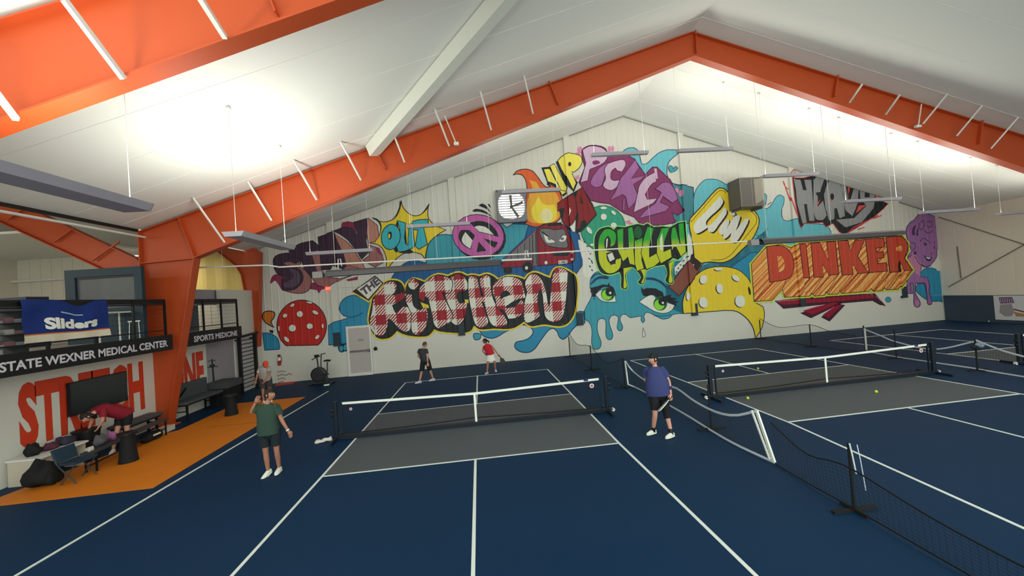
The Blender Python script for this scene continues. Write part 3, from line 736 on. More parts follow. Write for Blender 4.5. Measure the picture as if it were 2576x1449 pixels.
a.poly('dred', '*852,565 *905,528 *960,640 *1050,800 *1000,850 *950,905 *932,865 *892,875 *880,945 *842,962 *862,820 *832,645', 'blk', 6); a.flat('blk', ['*880,600 *912,695 *885,695']); a.done()
# ---- PICKLE
a = Art('painted_lettering', 'lilac and plum graffiti word PICKLE at the top of the mural', 'd', B0)
a.flat('pk', [ell(882,150,28,34), ell(860,190,24,18), ell(1178,140,16,30), ell(1212,138,16,30), ell(1370,880,26,18), ell(1398,900,20,14), ell(840,440,12,24), ell(860,425,12,24), ell(1862,560,18,28), ell(1900,590,18,34)])
a.poly('plum', '*900,200 905,150 960,112 1040,105 1130,130 1170,190 1260,170 1330,190 *1430,240 *1540,400 *1615,325 *1660,325 *1800,460 *1870,650 *1928,770 *1870,812 *1810,782 *1850,885 *1700,915 *1500,910 *1430,830 *1330,792 *1180,695 *1090,685 *990,662 *870,480 *930,330', 'dpm', 9)
a.poly('mpur', '*1010,420 1080,330 *1175,272 1130,420 1100,510 1040,530 985,490', 'dpm', 6)
a.poly('lil', '*905,150 980,112 1080,120 1150,165 1158,230 1110,290 *1000,340 *980,350 *960,462 *885,482 *940,285 *918,210', 'dpm', 7); a.poly('plum', '1010,265 1060,258 1085,280 1050,300 1015,298')
a.poly('lil', '*1160,290 1240,262 1320,250 1345,300 *1305,375 *1255,362 *1240,335 1200,370 1192,435 1225,460 *1282,452 1260,520 1200,560 1140,545 1112,505 1140,440 1128,350', 'dpm', 7)
a.poly('mpur', '*1440,250 *1480,330 *1400,440 *1535,412 *1500,452 *1422,500 *1462,600 *1440,682 *1370,752 *1342,622 *1312,602 *1185,662 *1240,570 *1290,440 *1370,340', 'dpm', 7)
a.poly('mpur', '*1320,640 *1335,640 *1332,770 *1312,760', 'dpm', 5)
a.poly('lil', '*1640,375 1545,430 1482,510 1460,600 *1420,785 *1530,735 *1620,692 *1662,640 *1562,652 *1540,602 1600,505 *1655,472', 'dpm', 7)
a.poly('mpur', '*1640,545 1720,482 1790,488 1845,570 *1870,650 *1815,690 *1722,622 *1692,682 *1790,722 *1750,772 *1475,845 *1540,762 *1640,692 *1702,582', 'dpm', 7)
a.poly('lil', '*1628,340 *1655,340 *1668,440 *1650,445'); a.poly('teal', '*1800,380 1775,345 1785,310 1815,320 *1820,345 1845,318 1870,335 1845,365', 'navy', 5); a.done()
# ---- green ball
def holes(a, lst, rim='blk', sh=(-5, 5)):
    a.flat(rim, [ell(x+sh[0], y+sh[1], rx, ry, r, 14) for x, y, rx, ry, r in lst]); a.flat('wht', [ell(x, y, rx, ry, r, 14) for x, y, rx, ry, r in lst])
a = Art('painted_ball', 'green painted pickleball behind the word CHILLN', 'd', B0+2)
a.poly('grn', ell(1115,945,228,232), 'dgrn', 7); holes(a, [(1120,828,31,32,0), (1120,738,33,14,0), (1220,786,29,15,40), (1222,912,30,26,0), (975,965,20,40,-35), (1002,1112,18,14,0)], 'dgrn'); a.done()
# ---- CHILLN
a = Art('painted_lettering', 'dripping green and yellow-green word CHILLN', 'e', B0+8)
sil = '235,260 240,150 290,72 390,45 *440,80 *475,42 *560,50 *640,28 *700,15 *760,30 *800,8 *870,48 *960,40 *1045,50 *1130,2 *1195,-8 *1215,320 *1130,400 *1075,380 *1000,450 *880,470 *790,512 *700,490 *640,480 500,530 400,560 300,530 250,400'
a.stroke('hal', smooth(parse(sil)), 20, True)
dr = ['*490,500 *645,470 600,520 570,570 590,690 560,715 520,690 520,580', '*655,480 *790,500 780,560 770,640 740,662 702,640 730,590 700,530', '*985,450 *1090,400 1065,520 1078,640 1035,655 995,620 1015,540']
for d_ in dr: a.l = B0+8; a.stroke('hal', smooth(parse(d_)), 14, True)
a.flat('blk', dr+[sil])
a.flat('SLIME', ['*545,490 *640,474 592,520 562,570 582,680 556,705 545,690 550,600', '*720,500 *788,502 776,560 764,636 742,652 738,640 760,590 748,540', '*1030,440 *1085,405 1058,520 1070,630 1040,645 1030,620 1040,540'])
a.poly('SLIME', '465,120 400,68 335,82 285,160 272,290 285,430 340,520 400,548 470,525 515,470 *522,378 *460,395 *455,440 410,440 375,400 *365,330 *430,310 355,290 345,200 378,150 405,190 *402,262 455,230', 'blk', 7)
a.flat('blk', ['*350,170 *382,155 *400,200 *385,300 *350,290', '*392,430 *455,382 *455,440 *410,455']); a.flat('wht', ['*372,345 *425,320 *452,390 *398,420', '*362,180 *378,165 *372,260 *358,280'])
a.poly('SLIME', '*475,78 *545,60 *545,270 *600,270 *592,60 *640,42 *662,160 *655,300 *668,460 *610,442 *592,370 *562,400 *540,420 *522,380 *485,300', 'blk', 7)
a.flat('blk', ['*545,80 *590,60 *572,290 *552,290']); a.flat('dgrn', [ell(700,105,44,66)])
a.poly('SLIME', '*662,195 *752,160 *740,400 *765,492 *690,522 *665,440', 'blk', 7)
a.poly('SLIME', '*800,42 *872,62 *822,250 *822,372 *912,320 *968,392 *872,472 *790,502 *732,330 *762,160', 'blk', 7); a.flat('blk', ['*872,70 *905,110 *850,250 *860,345 *825,368 *822,250'])
a.poly('SLIME', '*950,62 *1040,52 *982,200 *975,312 *1050,280 *1062,372 *942,442 *900,332 *900,190', 'blk', 7); a.flat('wht', ['*935,170 *960,110 *965,300 *935,290'])
a.poly('SLIME', '*1062,60 *1100,42 *1150,232 *1130,12 *1190,2 *1215,312 *1140,385 *1085,262 *1062,302 *1050,150', 'blk', 7); a.flat('blk', ['*1085,262 *1110,260 *1165,370 *1140,388']); a.done()
# ---- WIN paddle
a = Art('painted_paddle', 'yellow painted paddle with brown handle and the white word WIN', 'e', B0+4)
a.poly('brown', '*1240,405 *1330,500 *1400,440 *1320,575 *1142,785 *1030,690', 'bro2', 9); a.poly('bro2', '*1255,350 *1292,325 *1385,435 *1335,520 *1245,420'); a.flat('wht', ['*1272,455 *1300,440 *1296,468'])
a.crop('f')
a.poly('yel', '*610,300 *560,255 500,245 430,300 300,450 170,590 140,650 150,750 190,880 *210,1050 *290,1115 400,1100 530,1108 640,1070 740,980 870,850 945,710 960,600 *915,520 *860,478 *650,480', 'blk', 11)
a.lines('bro2', ['*580,300 520,270 450,320 320,470 *175,635', '*860,505 930,580 *925,660 *780,840 640,1010 530,1072 *405,1075'], 6)
WI = ['*510,335 545,390 530,440 480,500 400,570 345,640 365,680 430,640 500,560 *550,470 585,500 572,560 500,660 430,752 375,740 *368,700 290,752 235,770 205,730 208,670 250,610 350,510 450,400',
      '*600,600 615,640 580,720 540,785 505,770 500,720 540,650', '*660,590 700,562 742,570 725,640 *690,740 750,660 800,602 835,605 828,650 770,760 710,850 660,872 625,845 *640,760 590,815 550,832 548,780 600,690']
a.flat('bro2', [[(x+16, y+14) for x, y in smooth(parse(q))] for q in WI]+[ell(668,548,36,26,30)])
a.flat('wht', WI+[ell(652,540,34,24,30)]); a.done()
# ---- yellow ball
a = Art('painted_ball', 'big yellow painted pickleball with a sweeping tail', 'e', B0+12)
a.poly('yel', '*1188,975 1180,850 1220,720 1300,590 1400,510 1520,475 1650,475 1780,510 1880,600 1925,700 *1940,850 *2038,900 2055,980 2030,1120 *1960,1240 1935,1130 1870,1030 1760,952 *1640,940', 'blk', 8)
holes(a, [(1402,610,40,48,20), (1562,500,44,15,0), (1748,595,46,26,38), (1575,705,36,54,-12), (1238,790,20,44,0), (1402,855,46,60,-15), (1795,842,54,64,-12)], 'bro2', (-9, 7)); a.flat('bro2', [ell(1893,732,13,46,-12)]); a.done()
# ---- eyes
a = Art('painted_eyes', 'pair of green painted eyes with long dark lashes', 'e', B0)
a.lines('navy', ['*750,640 800,600 880,602 960,640 *1020,705', '*200,600 240,560 300,548 *380,585'], 12)
a.flat('navy', ['*195,655 240,600 310,572 *392,585 *380,608 300,602 250,622 *200,668', '*780,590 870,592 960,638 *1030,712 *1000,702 930,642 860,617 *790,612'])
a.flat('lash', ['*190,700 *170,690 *200,712 *190,740 *215,760 *200,790 *245,800 *245,770 290,720 340,690 400,705 450,770 *470,790 440,700 400,672 *395,640 *370,672 *330,660 *300,672 *240,690',
     '*735,690 *760,715 *800,700 *890,705 *965,745 *980,790 *1060,770 *1050,800 *1120,815 *1085,830 *1135,850 *1100,870 *1120,895 *1090,892 1000,840 *925,840 900,800 860,772 820,790 *760,785 *740,745', '*220,815 *245,812 *235,825'])
a.poly('wht', '*245,770 290,730 *320,720 *430,740 450,770 *467,850 400,852 310,838', 'lash', 5); a.poly('wht', '*712,850 780,800 840,775 *880,790 *900,830 *1000,850 *1095,885 1060,942 980,972 880,952 800,905', 'lash', 5)
a.flat('dgrn', [ell(378,768,74,70), ell(940,868,74,76)]); a.flat('brt', [ell(368,775,55,55), ell(930,880,55,56)]); a.flat('lash', [ell(398,745,46,46), ell(962,845,44,44)]); a.flat('wht', [ell(404,754,13,13), ell(967,860,12,12)])
a.lines('navy', ['*870,990 960,1003 *1060,985'], 6); a.done()
# ---- KITCHEN
a = Art('painted_lettering', 'big red gingham word KITCHEN with black shadow and yellow glow', 'c', B0+4)
sil = '205,600 230,470 250,380 320,270 360,230 430,195 520,200 570,240 *600,320 620,230 680,180 750,190 *810,215 880,160 960,130 *1060,150 1130,120 1200,115 *1265,145 1330,135 *1400,150 1480,125 1550,150 *1600,190 1700,152 1800,155 *1890,185 1940,125 2010,110 2090,140 *2165,170 2200,85 2260,58 2340,80 2430,150 2452,280 2442,420 2420,560 2350,660 2250,690 2100,670 1960,690 *1880,640 1790,700 1700,720 1560,715 1480,722 1400,722 *1340,682 1300,742 1200,762 1050,755 960,742 *912,722 850,790 740,802 600,782 *510,740 450,802 380,825 300,815 240,750 215,680'
a.stroke('yel', smooth(parse(sil)), 34, True); a.poly('blk', sil)
for s_ in ['370,240 420,208 490,212 508,260 490,320 *455,358 *470,352 560,330 *618,332 600,375 540,420 *462,465 500,545 *540,500 590,475 640,492 668,560 665,660 650,730 600,752 540,722 480,660 440,620 *415,615 410,690 370,780 310,795 240,740 215,640 240,520 255,400 310,300',
           ell(688,235,60,62), '*620,345 *672,340 680,420 700,480 760,512 820,482 845,560 835,660 800,740 730,785 672,750 662,640 665,560 630,480 602,410',
           '745,330 760,270 830,200 900,150 980,140 1080,170 1110,220 1112,290 1080,332 *1000,325 1040,420 1080,500 1115,580 1090,640 1020,680 960,715 910,670 890,580 *845,380 *815,380 800,420 745,380',
           '*1085,160 1150,125 1220,140 1270,210 1275,280 *1240,310 1180,320 1160,370 1190,440 *1240,425 *1270,440 1250,560 1220,640 1150,680 *1090,640 1115,570 1060,450 *1020,340 *1090,330 1112,230',
           '*1280,150 *1372,142 1385,200 *1420,360 *1442,360 1402,230 1412,165 1470,135 1515,160 1522,250 1545,380 1600,490 1660,560 1700,640 1680,685 1600,702 1530,670 1490,590 *1447,430 *1430,430 1470,560 1497,640 1460,692 1400,710 1350,660 1320,560 1290,420 1275,280',
           '1550,240 1600,190 1680,155 1780,160 1850,200 1880,290 *1902,385 1820,400 1740,440 *1680,490 1780,475 *1852,400 1880,440 1870,540 1800,600 *1710,612 1665,525 1590,490 1570,400 1540,320',
           '1900,190 1960,120 2030,140 2080,200 2120,320 2140,440 *2152,475 2170,300 2180,180 2210,80 2270,60 2330,78 *2355,112 2345,280 2330,450 2300,580 2240,640 2170,640 2110,590 2090,480 2075,340 *2050,285 2028,400 *2055,575 2000,620 1920,655 1880,620 1875,500 1890,400 1910,320 1890,250']:
    a.poly('GING', s_, 'blk', 8); 
a.flat('blk', ['*1622,395 1640,325 1690,305 1735,345 *1680,372']); a.flat('yel', ['*765,430 *850,460 *856,495 *790,488', '*1240,400 *1282,402 *1282,442 *1245,432']); a.done()
a = Art('painted_sign', 'tilted white painted plate with the word THE', 'c', B0+26)
a.stroke('yel', '*30,318 *205,425 *370,225', 16, False); a.poly('bro2', '*30,315 *275,142 *368,225 *208,415'); a.poly('wht', '*80,290 *275,160 *350,228 *200,398')
a.text('pur2', 'THE', (158,365), (176,-138), (-48,-72), .05); a.done()
# ---- DINKER
a = Art('painted_lettering', 'red-orange block word DINKER with wood-striped depth', 'g', B0+16)
sil = '*40,500 *225,290 *400,262 *520,302 *600,250 *1100,215 *1700,165 *1850,160 *1920,250 *1922,335 *1882,430 *1975,570 *1800,800 *1660,806 *1640,780 *1610,815 *1500,826 *1480,790 *1450,822 *1130,852 *1100,820 *1080,856 *965,862 *940,830 *920,872 *800,882 *770,850 *740,882 *440,896 *415,800 *290,932 *75,946'
a.stroke('ylg', smooth(parse(sil)), 42, True); a.poly('WOOD', sil, 'bro2', 8)
LT = ['*225,290 330,276 430,290 520,370 555,500 530,620 460,682 *262,716', '*600,265 *695,255 *742,665 *650,662', '*755,250 *860,240 *967,450 *945,235 *1050,225 *1090,620 *975,632 *890,490 *905,652 *795,657',
      '*1080,220 *1200,215 *1225,342 *1290,212 *1400,205 *1315,410 *1447,602 *1320,612 *1245,460 *1262,622 *1130,632', '*1410,200 *1630,185 *1640,290 *1535,310 *1545,357 *1620,350 *1630,422 *1550,432 *1560,492 *1660,482 *1675,582 *1455,602',
      '*1655,180 *1760,165 1860,182 1918,260 1912,345 *1872,425 *1972,572 *1850,582 *1800,470 *1808,592 *1700,597']
L0 = a.l
a.lines('bro2', ['*262,716 *75,946', '*460,690 *415,800', '*650,662 *440,896', '*742,665 *600,890', '*795,657 *660,830', '*905,652 *740,882', '*975,632 *800,882', '*1090,620 *920,872', '*1130,632 *965,862', '*1262,622 *1100,820', '*1320,612 *1130,852', '*1455,602 *1290,800', '*1675,582 *1500,826', '*1700,597 *1640,720', '*1808,592 *1660,806', '*1850,582 *1700,800'], 6)
for s_ in LT: a.l = L0+1; a.poly('redo', s_, 'bro2', 9)
a.flat('WOOD', ['*352,405 410,412 440,480 430,560 *372,597', ell(1800,315,24,34)]); a.done()
a = Art('painted_brush_stroke', 'dark crimson brush strokes under the word DINKER', 'g', B0)
a.flat('dpl', ['*325,938 *630,905 *1480,850 *1530,850 *1662,1003 *1622,992 *1590,990 *1500,938 *1180,965 *900,985 *430,1035 *395,1000', '*632,1085 *1050,945 *1150,960 *762,1147', '*882,1135 *1080,970 *1172,990 *985,1187'])
a.flat('crim', ['*360,948 *1480,862 *1540,900 *1100,942 *420,985', '*660,1056 *1040,955 *1100,965 *780,1105', '*905,1108 *1080,985 *1130,995 *975,1145']); a.lines('pk', ['*350,945 *700,915', '*660,1058 *900,985', '*910,1100 *1040,1010', '*1400,856 *1480,852 *1500,870', '*1540,880 *1600,940'], 6); a.done()
# ---- HEAVY
a = Art('painted_lettering', 'grey graffiti word HEAVY with red tatters', 'f', B0+4)
hs = '*1330,130 *1480,130 *1650,85 1720,105 *1800,115 *1950,175 *2050,195 *2300,255 *2310,370 *2450,425 *2400,480 *2280,585 *2000,755 *1960,792 *1885,745 *1820,650 *1735,692 *1700,640 *1480,655 *1450,702 *1400,600 *1360,400'
a.stroke('hred', smooth(parse(hs)), 14, True); a.poly('blk', hs)
a.flat('gry', ['*1340,140 *1440,150 *1470,270 *1512,270 *1480,150 *1565,150 *1602,625 *1542,625 *1512,430 *1480,430 *1512,645 *1465,655 *1400,420',
   '*1590,150 1650,105 *1725,112 *1665,290 *1612,300 *1640,345 *1640,462 *1700,390 *1742,560 1700,612 1620,602 *1590,500', '*1745,200 1810,130 1880,160 *1940,330 *1952,570 *1892,595 *1862,480 *1832,480 *1832,602 *1770,622 *1730,480 *1712,320',
   '*1905,190 *1960,185 *2000,440 *2062,230 *2112,235 *2102,420 *2040,572 *1960,502', '*2120,235 *2190,262 *2182,352 *2242,352 *2232,272 *2292,285 *2302,372 *2282,480 *2150,640 *1960,700 *1850,612 *2060,592 *2200,452 *2132,362'])
a.flat('blk', [ell(1805,345,24,38)]); a.flat('hred', ['*1785,370 *1810,385 *1800,410', '*2000,380 *1985,240 *2020,210 *1990,330', '*2080,540 *2110,450 *2200,440', '*1620,450 *1668,370 *1650,430'])
a.lines('hred', ['*1310,78 *1345,42 *1395,78', '*1450,75 *1520,50 *1585,68', '*1240,165 *1390,575', '*1262,230 *1300,260', '*2045,705 *2340,560', '*2100,725 *2180,700', '*2310,350 *2450,350', '*2380,560 *2280,600', '*1980,770 *2060,700'], 11); a.done()
# ---- woman
a = Art('painted_portrait', 'purple painted portrait of a winking woman with curled hair', 'h', B0)
a.poly('lady', '*430,305 470,255 550,245 640,275 695,330 720,420 718,520 *680,590 665,640 665,700 630,760 590,800 545,815 *498,790 *490,920 *560,930 590,1010 582,1080 612,1190 595,1222 565,1205 560,1130 *540,1000 *440,985 435,1090 485,1190 480,1235 450,1247 420,1215 420,1130 *410,1000 *395,980 *405,1100 *350,1100 *338,1000 *350,950 *400,870 *330,745 *390,650 365,560 340,480 340,400 380,340', 'ldk', 7)
a.flat('ladyp', ['*395,660 *440,690 *495,790 *488,925 *420,870 *340,755', ell(452,1205,27,34)])
a.flat('ldk', ['*400,470 405,400 440,370 *425,420 *430,480', '*445,480 450,420 *465,395 *460,450 *465,480', '*520,555 560,570 *545,590 *522,575', ell(645,603,14,22,10), '*520,688 570,708 *618,710 592,755 550,742', ell(432,668,15,20)])
a.flat('wht', ['*545,708 *600,718 *580,732 *560,726'])
a.lines('ldk', ['*485,545 510,512 550,520 *590,560', '*630,560 660,530 *705,518', '*425,700 460,760 500,800 550,820 *600,800', '*490,340 520,318 530,370 500,415 470,390 *480,345', '*560,340 600,330 610,380 580,390 *560,370', '*530,420 570,455 *620,430', '*650,300 665,350 *640,410', '*385,560 420,560 430,610 *400,640', '*330,715 370,712 *395,680', '*600,690 *612,662', '*470,1005 500,985 540,1000 555,1090', '*345,1005 *345,1090', '*380,985 *375,1080'], 7); a.done()
# ---- red ball
a = Art('painted_ball', 'dark red painted pickleball low at the left end of the mural', 'a', B0)
bp = [p for p in ell(455,1142,238,246,0,44, -215, 35)]
bp = ell(455,1142,238,246,0,40,-231,49)
a.poly('red', bp, 'blk', 8)
holes(a, [(365,946,22,12,-35), (530,920,26,9,10), (295,1045,22,18,-45), (437,1030,29,29,0), (585,1015,31,16,28), (366,1165,34,33,0), (532,1146,29,26,0), (238,1168,8,26,0), (657,1145,8,22,0), (310,1272,31,17,50), (605,1250,24,14,-50)], 'blk', (-4, 7))
a.poly('orb', '*190,1157 120,1120 80,1070 90,1018 140,1000 192,1015 190,1060 *158,1105', 'blk', 10)
a.flat('blk', ['*145,1180 *190,1190 *180,1215 *150,1205']); a.done()
# ---- bus
a = Art('painted_bus', 'dark red double-decker bus painted with scowling eyes in the windscreen', 'd', B0+2)
a.poly('bgry', '*85,1290 *440,955 *470,1320 *300,1335 *90,1330', 'bus', 9)
a.lines('blk', ['*185,1200 *185,1290', '*250,1150 *255,1270', '*320,1090 *322,1270', '*370,1040 *375,1270', '*400,1010 *405,1300', '*430,980 *440,1310'], 7)
a.poly('bus', '*440,962 500,915 560,895 680,895 740,935 770,1000 805,1100 822,1200 802,1290 *640,1310 *455,1322', 'blk', 8)
a.poly('blk', '*550,893 *692,883 *692,916 *555,922'); a.poly('bgry', '470,960 560,945 620,960 720,955 745,1050 760,1130 700,1145 560,1122 500,1060', 'blk', 8)
a.poly('blk', '*600,1180 *770,1185 *760,1225 *610,1225')
a.flat('blk', ['*465,960 *520,990 *640,1080 *520,1010', '*665,1075 *690,1020 *752,1010 *745,1030']); a.flat('wht', ['*510,1002 *630,1078 600,1090 540,1082', '*668,1072 700,1022 *745,1018 735,1062 700,1080', '*660,1272 *752,1266 *752,1298 *664,1308', ell(537,1292,15,18), ell(798,1258,10,13), ell(552,1192,16,7,30), ell(800,1190,14,7,-30)])
a.flat('bgry', [ell(575,1045,20,18), ell(700,1050,18,15)]); a.text('blk', 'L2BD', (670,1300), (76,-6), (0,-22), .03)
a.poly('bus', '*85,1312 150,1272 *400,1272 *402,1322 250,1335 *90,1347', 'blk', 5); a.flat('blk', [ell(152,1368,42,36), ell(352,1338,54,56)]); a.flat('wht', [ell(340,1345,15,18), ell(355,1210,10,10)]); a.done()
# dark capped feet of the end-wall columns
for cx_, lab in zip(COLX, ['leftmost, beside the red painted ball', 'below the gingham word', 'left of the painted eyes', 'on the left edge of the yellow painted ball', 'under the word DINKER', 'beside the painted portrait']):
    y = wally(cx_); t = thing('column_cap', 'dark slate boxed column foot, '+lab, 'wall box', (cx_, y, 1.5))
    MB().box((cx_-.155, y-.145, 1.52), (cx_+.155, y-.002, 2.12)).build('casing', mat('cap_slate', (44, 58, 68), .6), t); MB().box((cx_-.17, y-.155, 1.48), (cx_+.17, y-.002, 1.52)).build('base_lip', mat('cap_slate', (44, 58, 68)), t)
# ================================================================== DOOR, WALL FITTINGS
M_door = mat('door_paint', (188, 180, 176), .5); M_steel = mat('brushed_steel', (120, 112, 110), .35, metal=.6)
dl, dr_ = PW(881, 900).x, PW(934, 900).x; yd = wally((dl+dr_)/2)
ang = math.atan(WB_)
dz0, dz1 = .14, 2.25
d = MB().box((dl, yd-.06, dz0), (dr_, yd-.02, dz1)).build('door_1', M_door); struct(d); d['label'] = 'white exit door in the mural wall beside the gingham word'
f_ = MB(); f_.box((dl-.1, yd-.09, 0), (dl, yd-.0, dz1+.1)); f_.box((dr_, yd-.09, 0), (dr_+.08, yd, dz1+.1)); f_.box((dl, yd-.09, dz1), (dr_, yd, dz1+.1)); f_.box((dl, yd-.10, 0), (dr_, yd-.02, dz0))
f_.build('door_frame', M_wht, d)
MB().box((dl+.03, yd-.12, 1.12), (dr_-.02, yd-.06, 1.2)).build('push_bar', M_steel, d)
MB().box((dr_-.12, yd-.13, 1.08), (dr_-.02, yd-.06, 1.22)).build('latch_box', M_steel, d)
MB().box((dl+.42, yd-.064, 1.62), (dl+.68, yd-.06, 1.72)).build('notice', mat('notice', (150,150,160), .6), d)
# conduit box right of the door
cxx = PW(946, 880).x; yb = wally(cxx)
t = thing('conduit_box', 'small black switch box hanging on a pipe right of the exit door', 'switch', (cxx, yb-.05, 1.2))
MB().tube([(cxx, yb-.06, 1.3), (cxx, yb-.06, 2.2)], .02, 8).build('pipe', M_wht, t)
MB().ball((cxx, yb-.08, 1.2), (.09, .07, .09), 10, 6).build('box', M_blk, t); MB().box((cxx-.05, yb-.1, 2.12), (cxx+.04, yb-.0, 2.34)).build('junction', mat('door_paint', (188,180,176)), t)
# exit sign
p = PW(828, 726); t = thing('exit_sign', 'small glowing red exit sign on the wall below the word STAY', 'sign', (p.x, p.y-.06, p.z))
MB().box((p.x-.16, p.y-.09, p.z-.1), (p.x+.16, p.y-.03, p.z+.1)).build('housing', mat('exit_red', (230,70,50), .5, emit=(235,70,45), estr=.6), t)
text_on('lettering', 'EXIT', (p.x-.12, p.y-.093, p.z-.06), (.24,0,0), (0,0,.12), mat('exit_text', (255,170,150), .5, emit=(255,170,150), estr=.8), t)
MB().tube([(p.x+.16, p.y-.03, p.z), (p.x+1.5, p.y-.03, p.z)], .012, 6).build('conduit', M_beige, t)
# fire extinguisher + sprayed writing
p = PW(705, 905); t = thing('fire_extinguisher', 'red fire extinguisher with white label hanging on the wall left of the exercise bike', 'extinguisher', (p.x, p.y-.12, p.z-.2))
MB().tube([(p.x, p.y-.1, p.z-.25), (p.x, p.y-.1, p.z-.22), (p.x, p.y-.1, p.z+.08), (p.x, p.y-.1, p.z+.14), (p.x, p.y-.1, p.z+.2)], [.05,.07,.07,.05,.03], 12).build('cylinder', mat('ext_red', (170,24,24), .35), t)
MB().tube([(p.x, p.y-.1, p.z-.02), (p.x, p.y-.1, p.z+.12)], .073, 12).build('paper_label', M_wht, t); MB().box((p.x-.05, p.y-.13, p.z+.2), (p.x+.06, p.y-.08, p.z+.25)).build('valve', M_blk, t)
MB().tube([(p.x+.05, p.y-.1, p.z+.22), (p.x+.11, p.y-.1, p.z+.12), (p.x+.09, p.y-.1, p.z-.12)], .012, 6).build('hose', M_blk, t)
a = Art('painted_writing', 'four lines of small dark handwriting low on the wall beside the extinguisher', 'p', 1)
for x0_, x1_, y_, h_, n_ in ((697,719,935,2.2,9), (697,734,944,3.4,13), (698,718,953,2.6,8), (700,714,961,2,6)):
    a.stroke('dpl', smooth([(x0_+(x1_-x0_)*i/n_, y_-.065*(x1_-x0_)*i/n_+(h_ if i % 2 else -h_)*(.6+.4*math.sin(i*2.1)), False) for i in range(n_+1)], False), 1.1)
a.done()
# exhaust fan (left) and unit heater (right)
def on_wall(u, v, off): return PW(u, v, off)
M_fan = mat('fan_gray', (128, 128, 132), .5); M_glow = mat('daylight_louver', (255,255,250), .5, emit=(255,255,246), estr=1.5)
c = PW(1287, 517, .35); R_ = .66; yf = c.y
t = thing('exhaust_fan', 'square grey exhaust fan with daylight glaring through its round louvered opening', 'fan', (c.x, yf, c.z-.8))
x0, x1, z0, z1 = c.x-.74, c.x+.74, c.z-.82, c.z+.80
hb = MB(); N = 28
se = lambda v: math.copysign(abs(v)**.72, v)
ring = [(c.x+R_*se(math.cos(2*math.pi*i/N)), c.z+R_*se(math.sin(2*math.pi*i/N))) for i in range(N)]
def sq(i):
    a_ = 2*math.pi*i/N; cx_, sx_ = math.cos(a_), math.sin(a_); m = max(abs(cx_), abs(sx_)); return (c.x+.74*cx_/m, c.z-.01+.81*sx_/m)
vs = [(x, yf, z) for x, z in ring]+[(sq(i)[0], yf, sq(i)[1]) for i in range(N)]+[(x, yf+.2, z) for x, z in ring]
hb.add(vs, [(i, (i+1)%N, N+(i+1)%N, N+i) for i in range(N)]+[(i, 2*N+i, 2*N+(i+1)%N, (i+1)%N) for i in range(N)])
hb.box((x0, yf+.001, z0), (x0+.03, yf+.5, z1)); hb.box((x1-.03, yf+.001, z0), (x1, yf+.5, z1)); hb.box((x0, yf+.001, z1-.03), (x1, yf+.5, z1)); hb.box((x0, yf+.001, z0), (x1, yf+.5, z0+.03))
hb.build('housing', M_fan, t)
MB().prism([(x, yf+.16, z) for x, z in ring], (0, .01, 0)).build('daylight_opening', M_glow, t)
for i in range(11):
    z = c.z-.6+i*.12; hw = R_*(max(0, 1-(abs(z-c.z)/R_)**2.78))**.36
    if hw > .1: MB().box((c.x-hw, yf+.13, z-.02), (c.x+hw, yf+.15, z+.02)).build('louver', mat('louver', (150,150,156), .5), t)
for k, an in enumerate((92, 20, 300, 205)):
    a_ = math.radians(an); mbb = MB(); dx_, dz_ = math.cos(a_), math.sin(a_)
    w0, w1 = .05, (.16 if k == 3 else .07)
    mbb.prism([(c.x+.1*dx_-w0*dz_, yf+.08, c.z-.05+.1*dz_+w0*dx_), (c.x+.1*dx_+w0*dz_, yf+.08, c.z-.05+.1*dz_-w0*dx_), (c.x+.62*dx_+w1*dz_, yf+.08, c.z-.05+.6*dz_-w1*dx_), (c.x+.62*dx_-w1*dz_, yf+.08, c.z-.05+.6*dz_+w1*dx_)], (0,.02,0)) if k != 3 else None
    if mbb.v: mbb.build('blade', mat('blade_gray', (96,96,90), .5), t)
MB().tube([(c.x, yf+.02, c.z-.05), (c.x, yf+.1, c.z-.05)], .09, 14).build('motor', mat('motor', (70,68,78), .5), t)
# unit heater box
nx = PW(1860, 480, 1.0); yh = nx.y
xa, xb = PY(1861,470,yh).x, PY(1921,470,yh).x; zt_, zb_ = PY(1890,446,yh).z, PY(1890,519,yh).z
t = thing('louver_housing', 'tall dark grey fan housing projecting from the wall over the yellow paddle', 'housing', (xa, yh, zb_))
yw_ = wally(xa)-.05
M_hd = mat('housing_dark', (104, 100, 96), .55); M_hl = mat('housing_light', (150, 146, 134), .5)
MB().box((xa, yh, zb_), (xb, yw_, zt_)).build('casing', M_hd, t)
for fx in (0.0, .48, .60): MB().box((xa+(xb-xa)*fx, yh-.012, zb_), (xa+(xb-xa)*fx+.025, yh, zt_)).build('edge_strip', M_hl, t)
MB().prism([(xa+(xb-xa)*.62, yh-.008, zb_+.1), (xb-.02, yh-.008, zb_+.35), (xb-.02, yh-.008, zt_-.05), (xa+(xb-xa)*.62, yh-.008, zt_-.12)], (0,.006,0)).build('pale_panel', M_hl, t)  # front panel in the paler of the two housing greys
for s_ in (xa+.1, xb-.1): MB().box((s_, yh+.1, zb_-.12), (s_+.05, yw_, zb_)).build('bracket', M_hd, t)
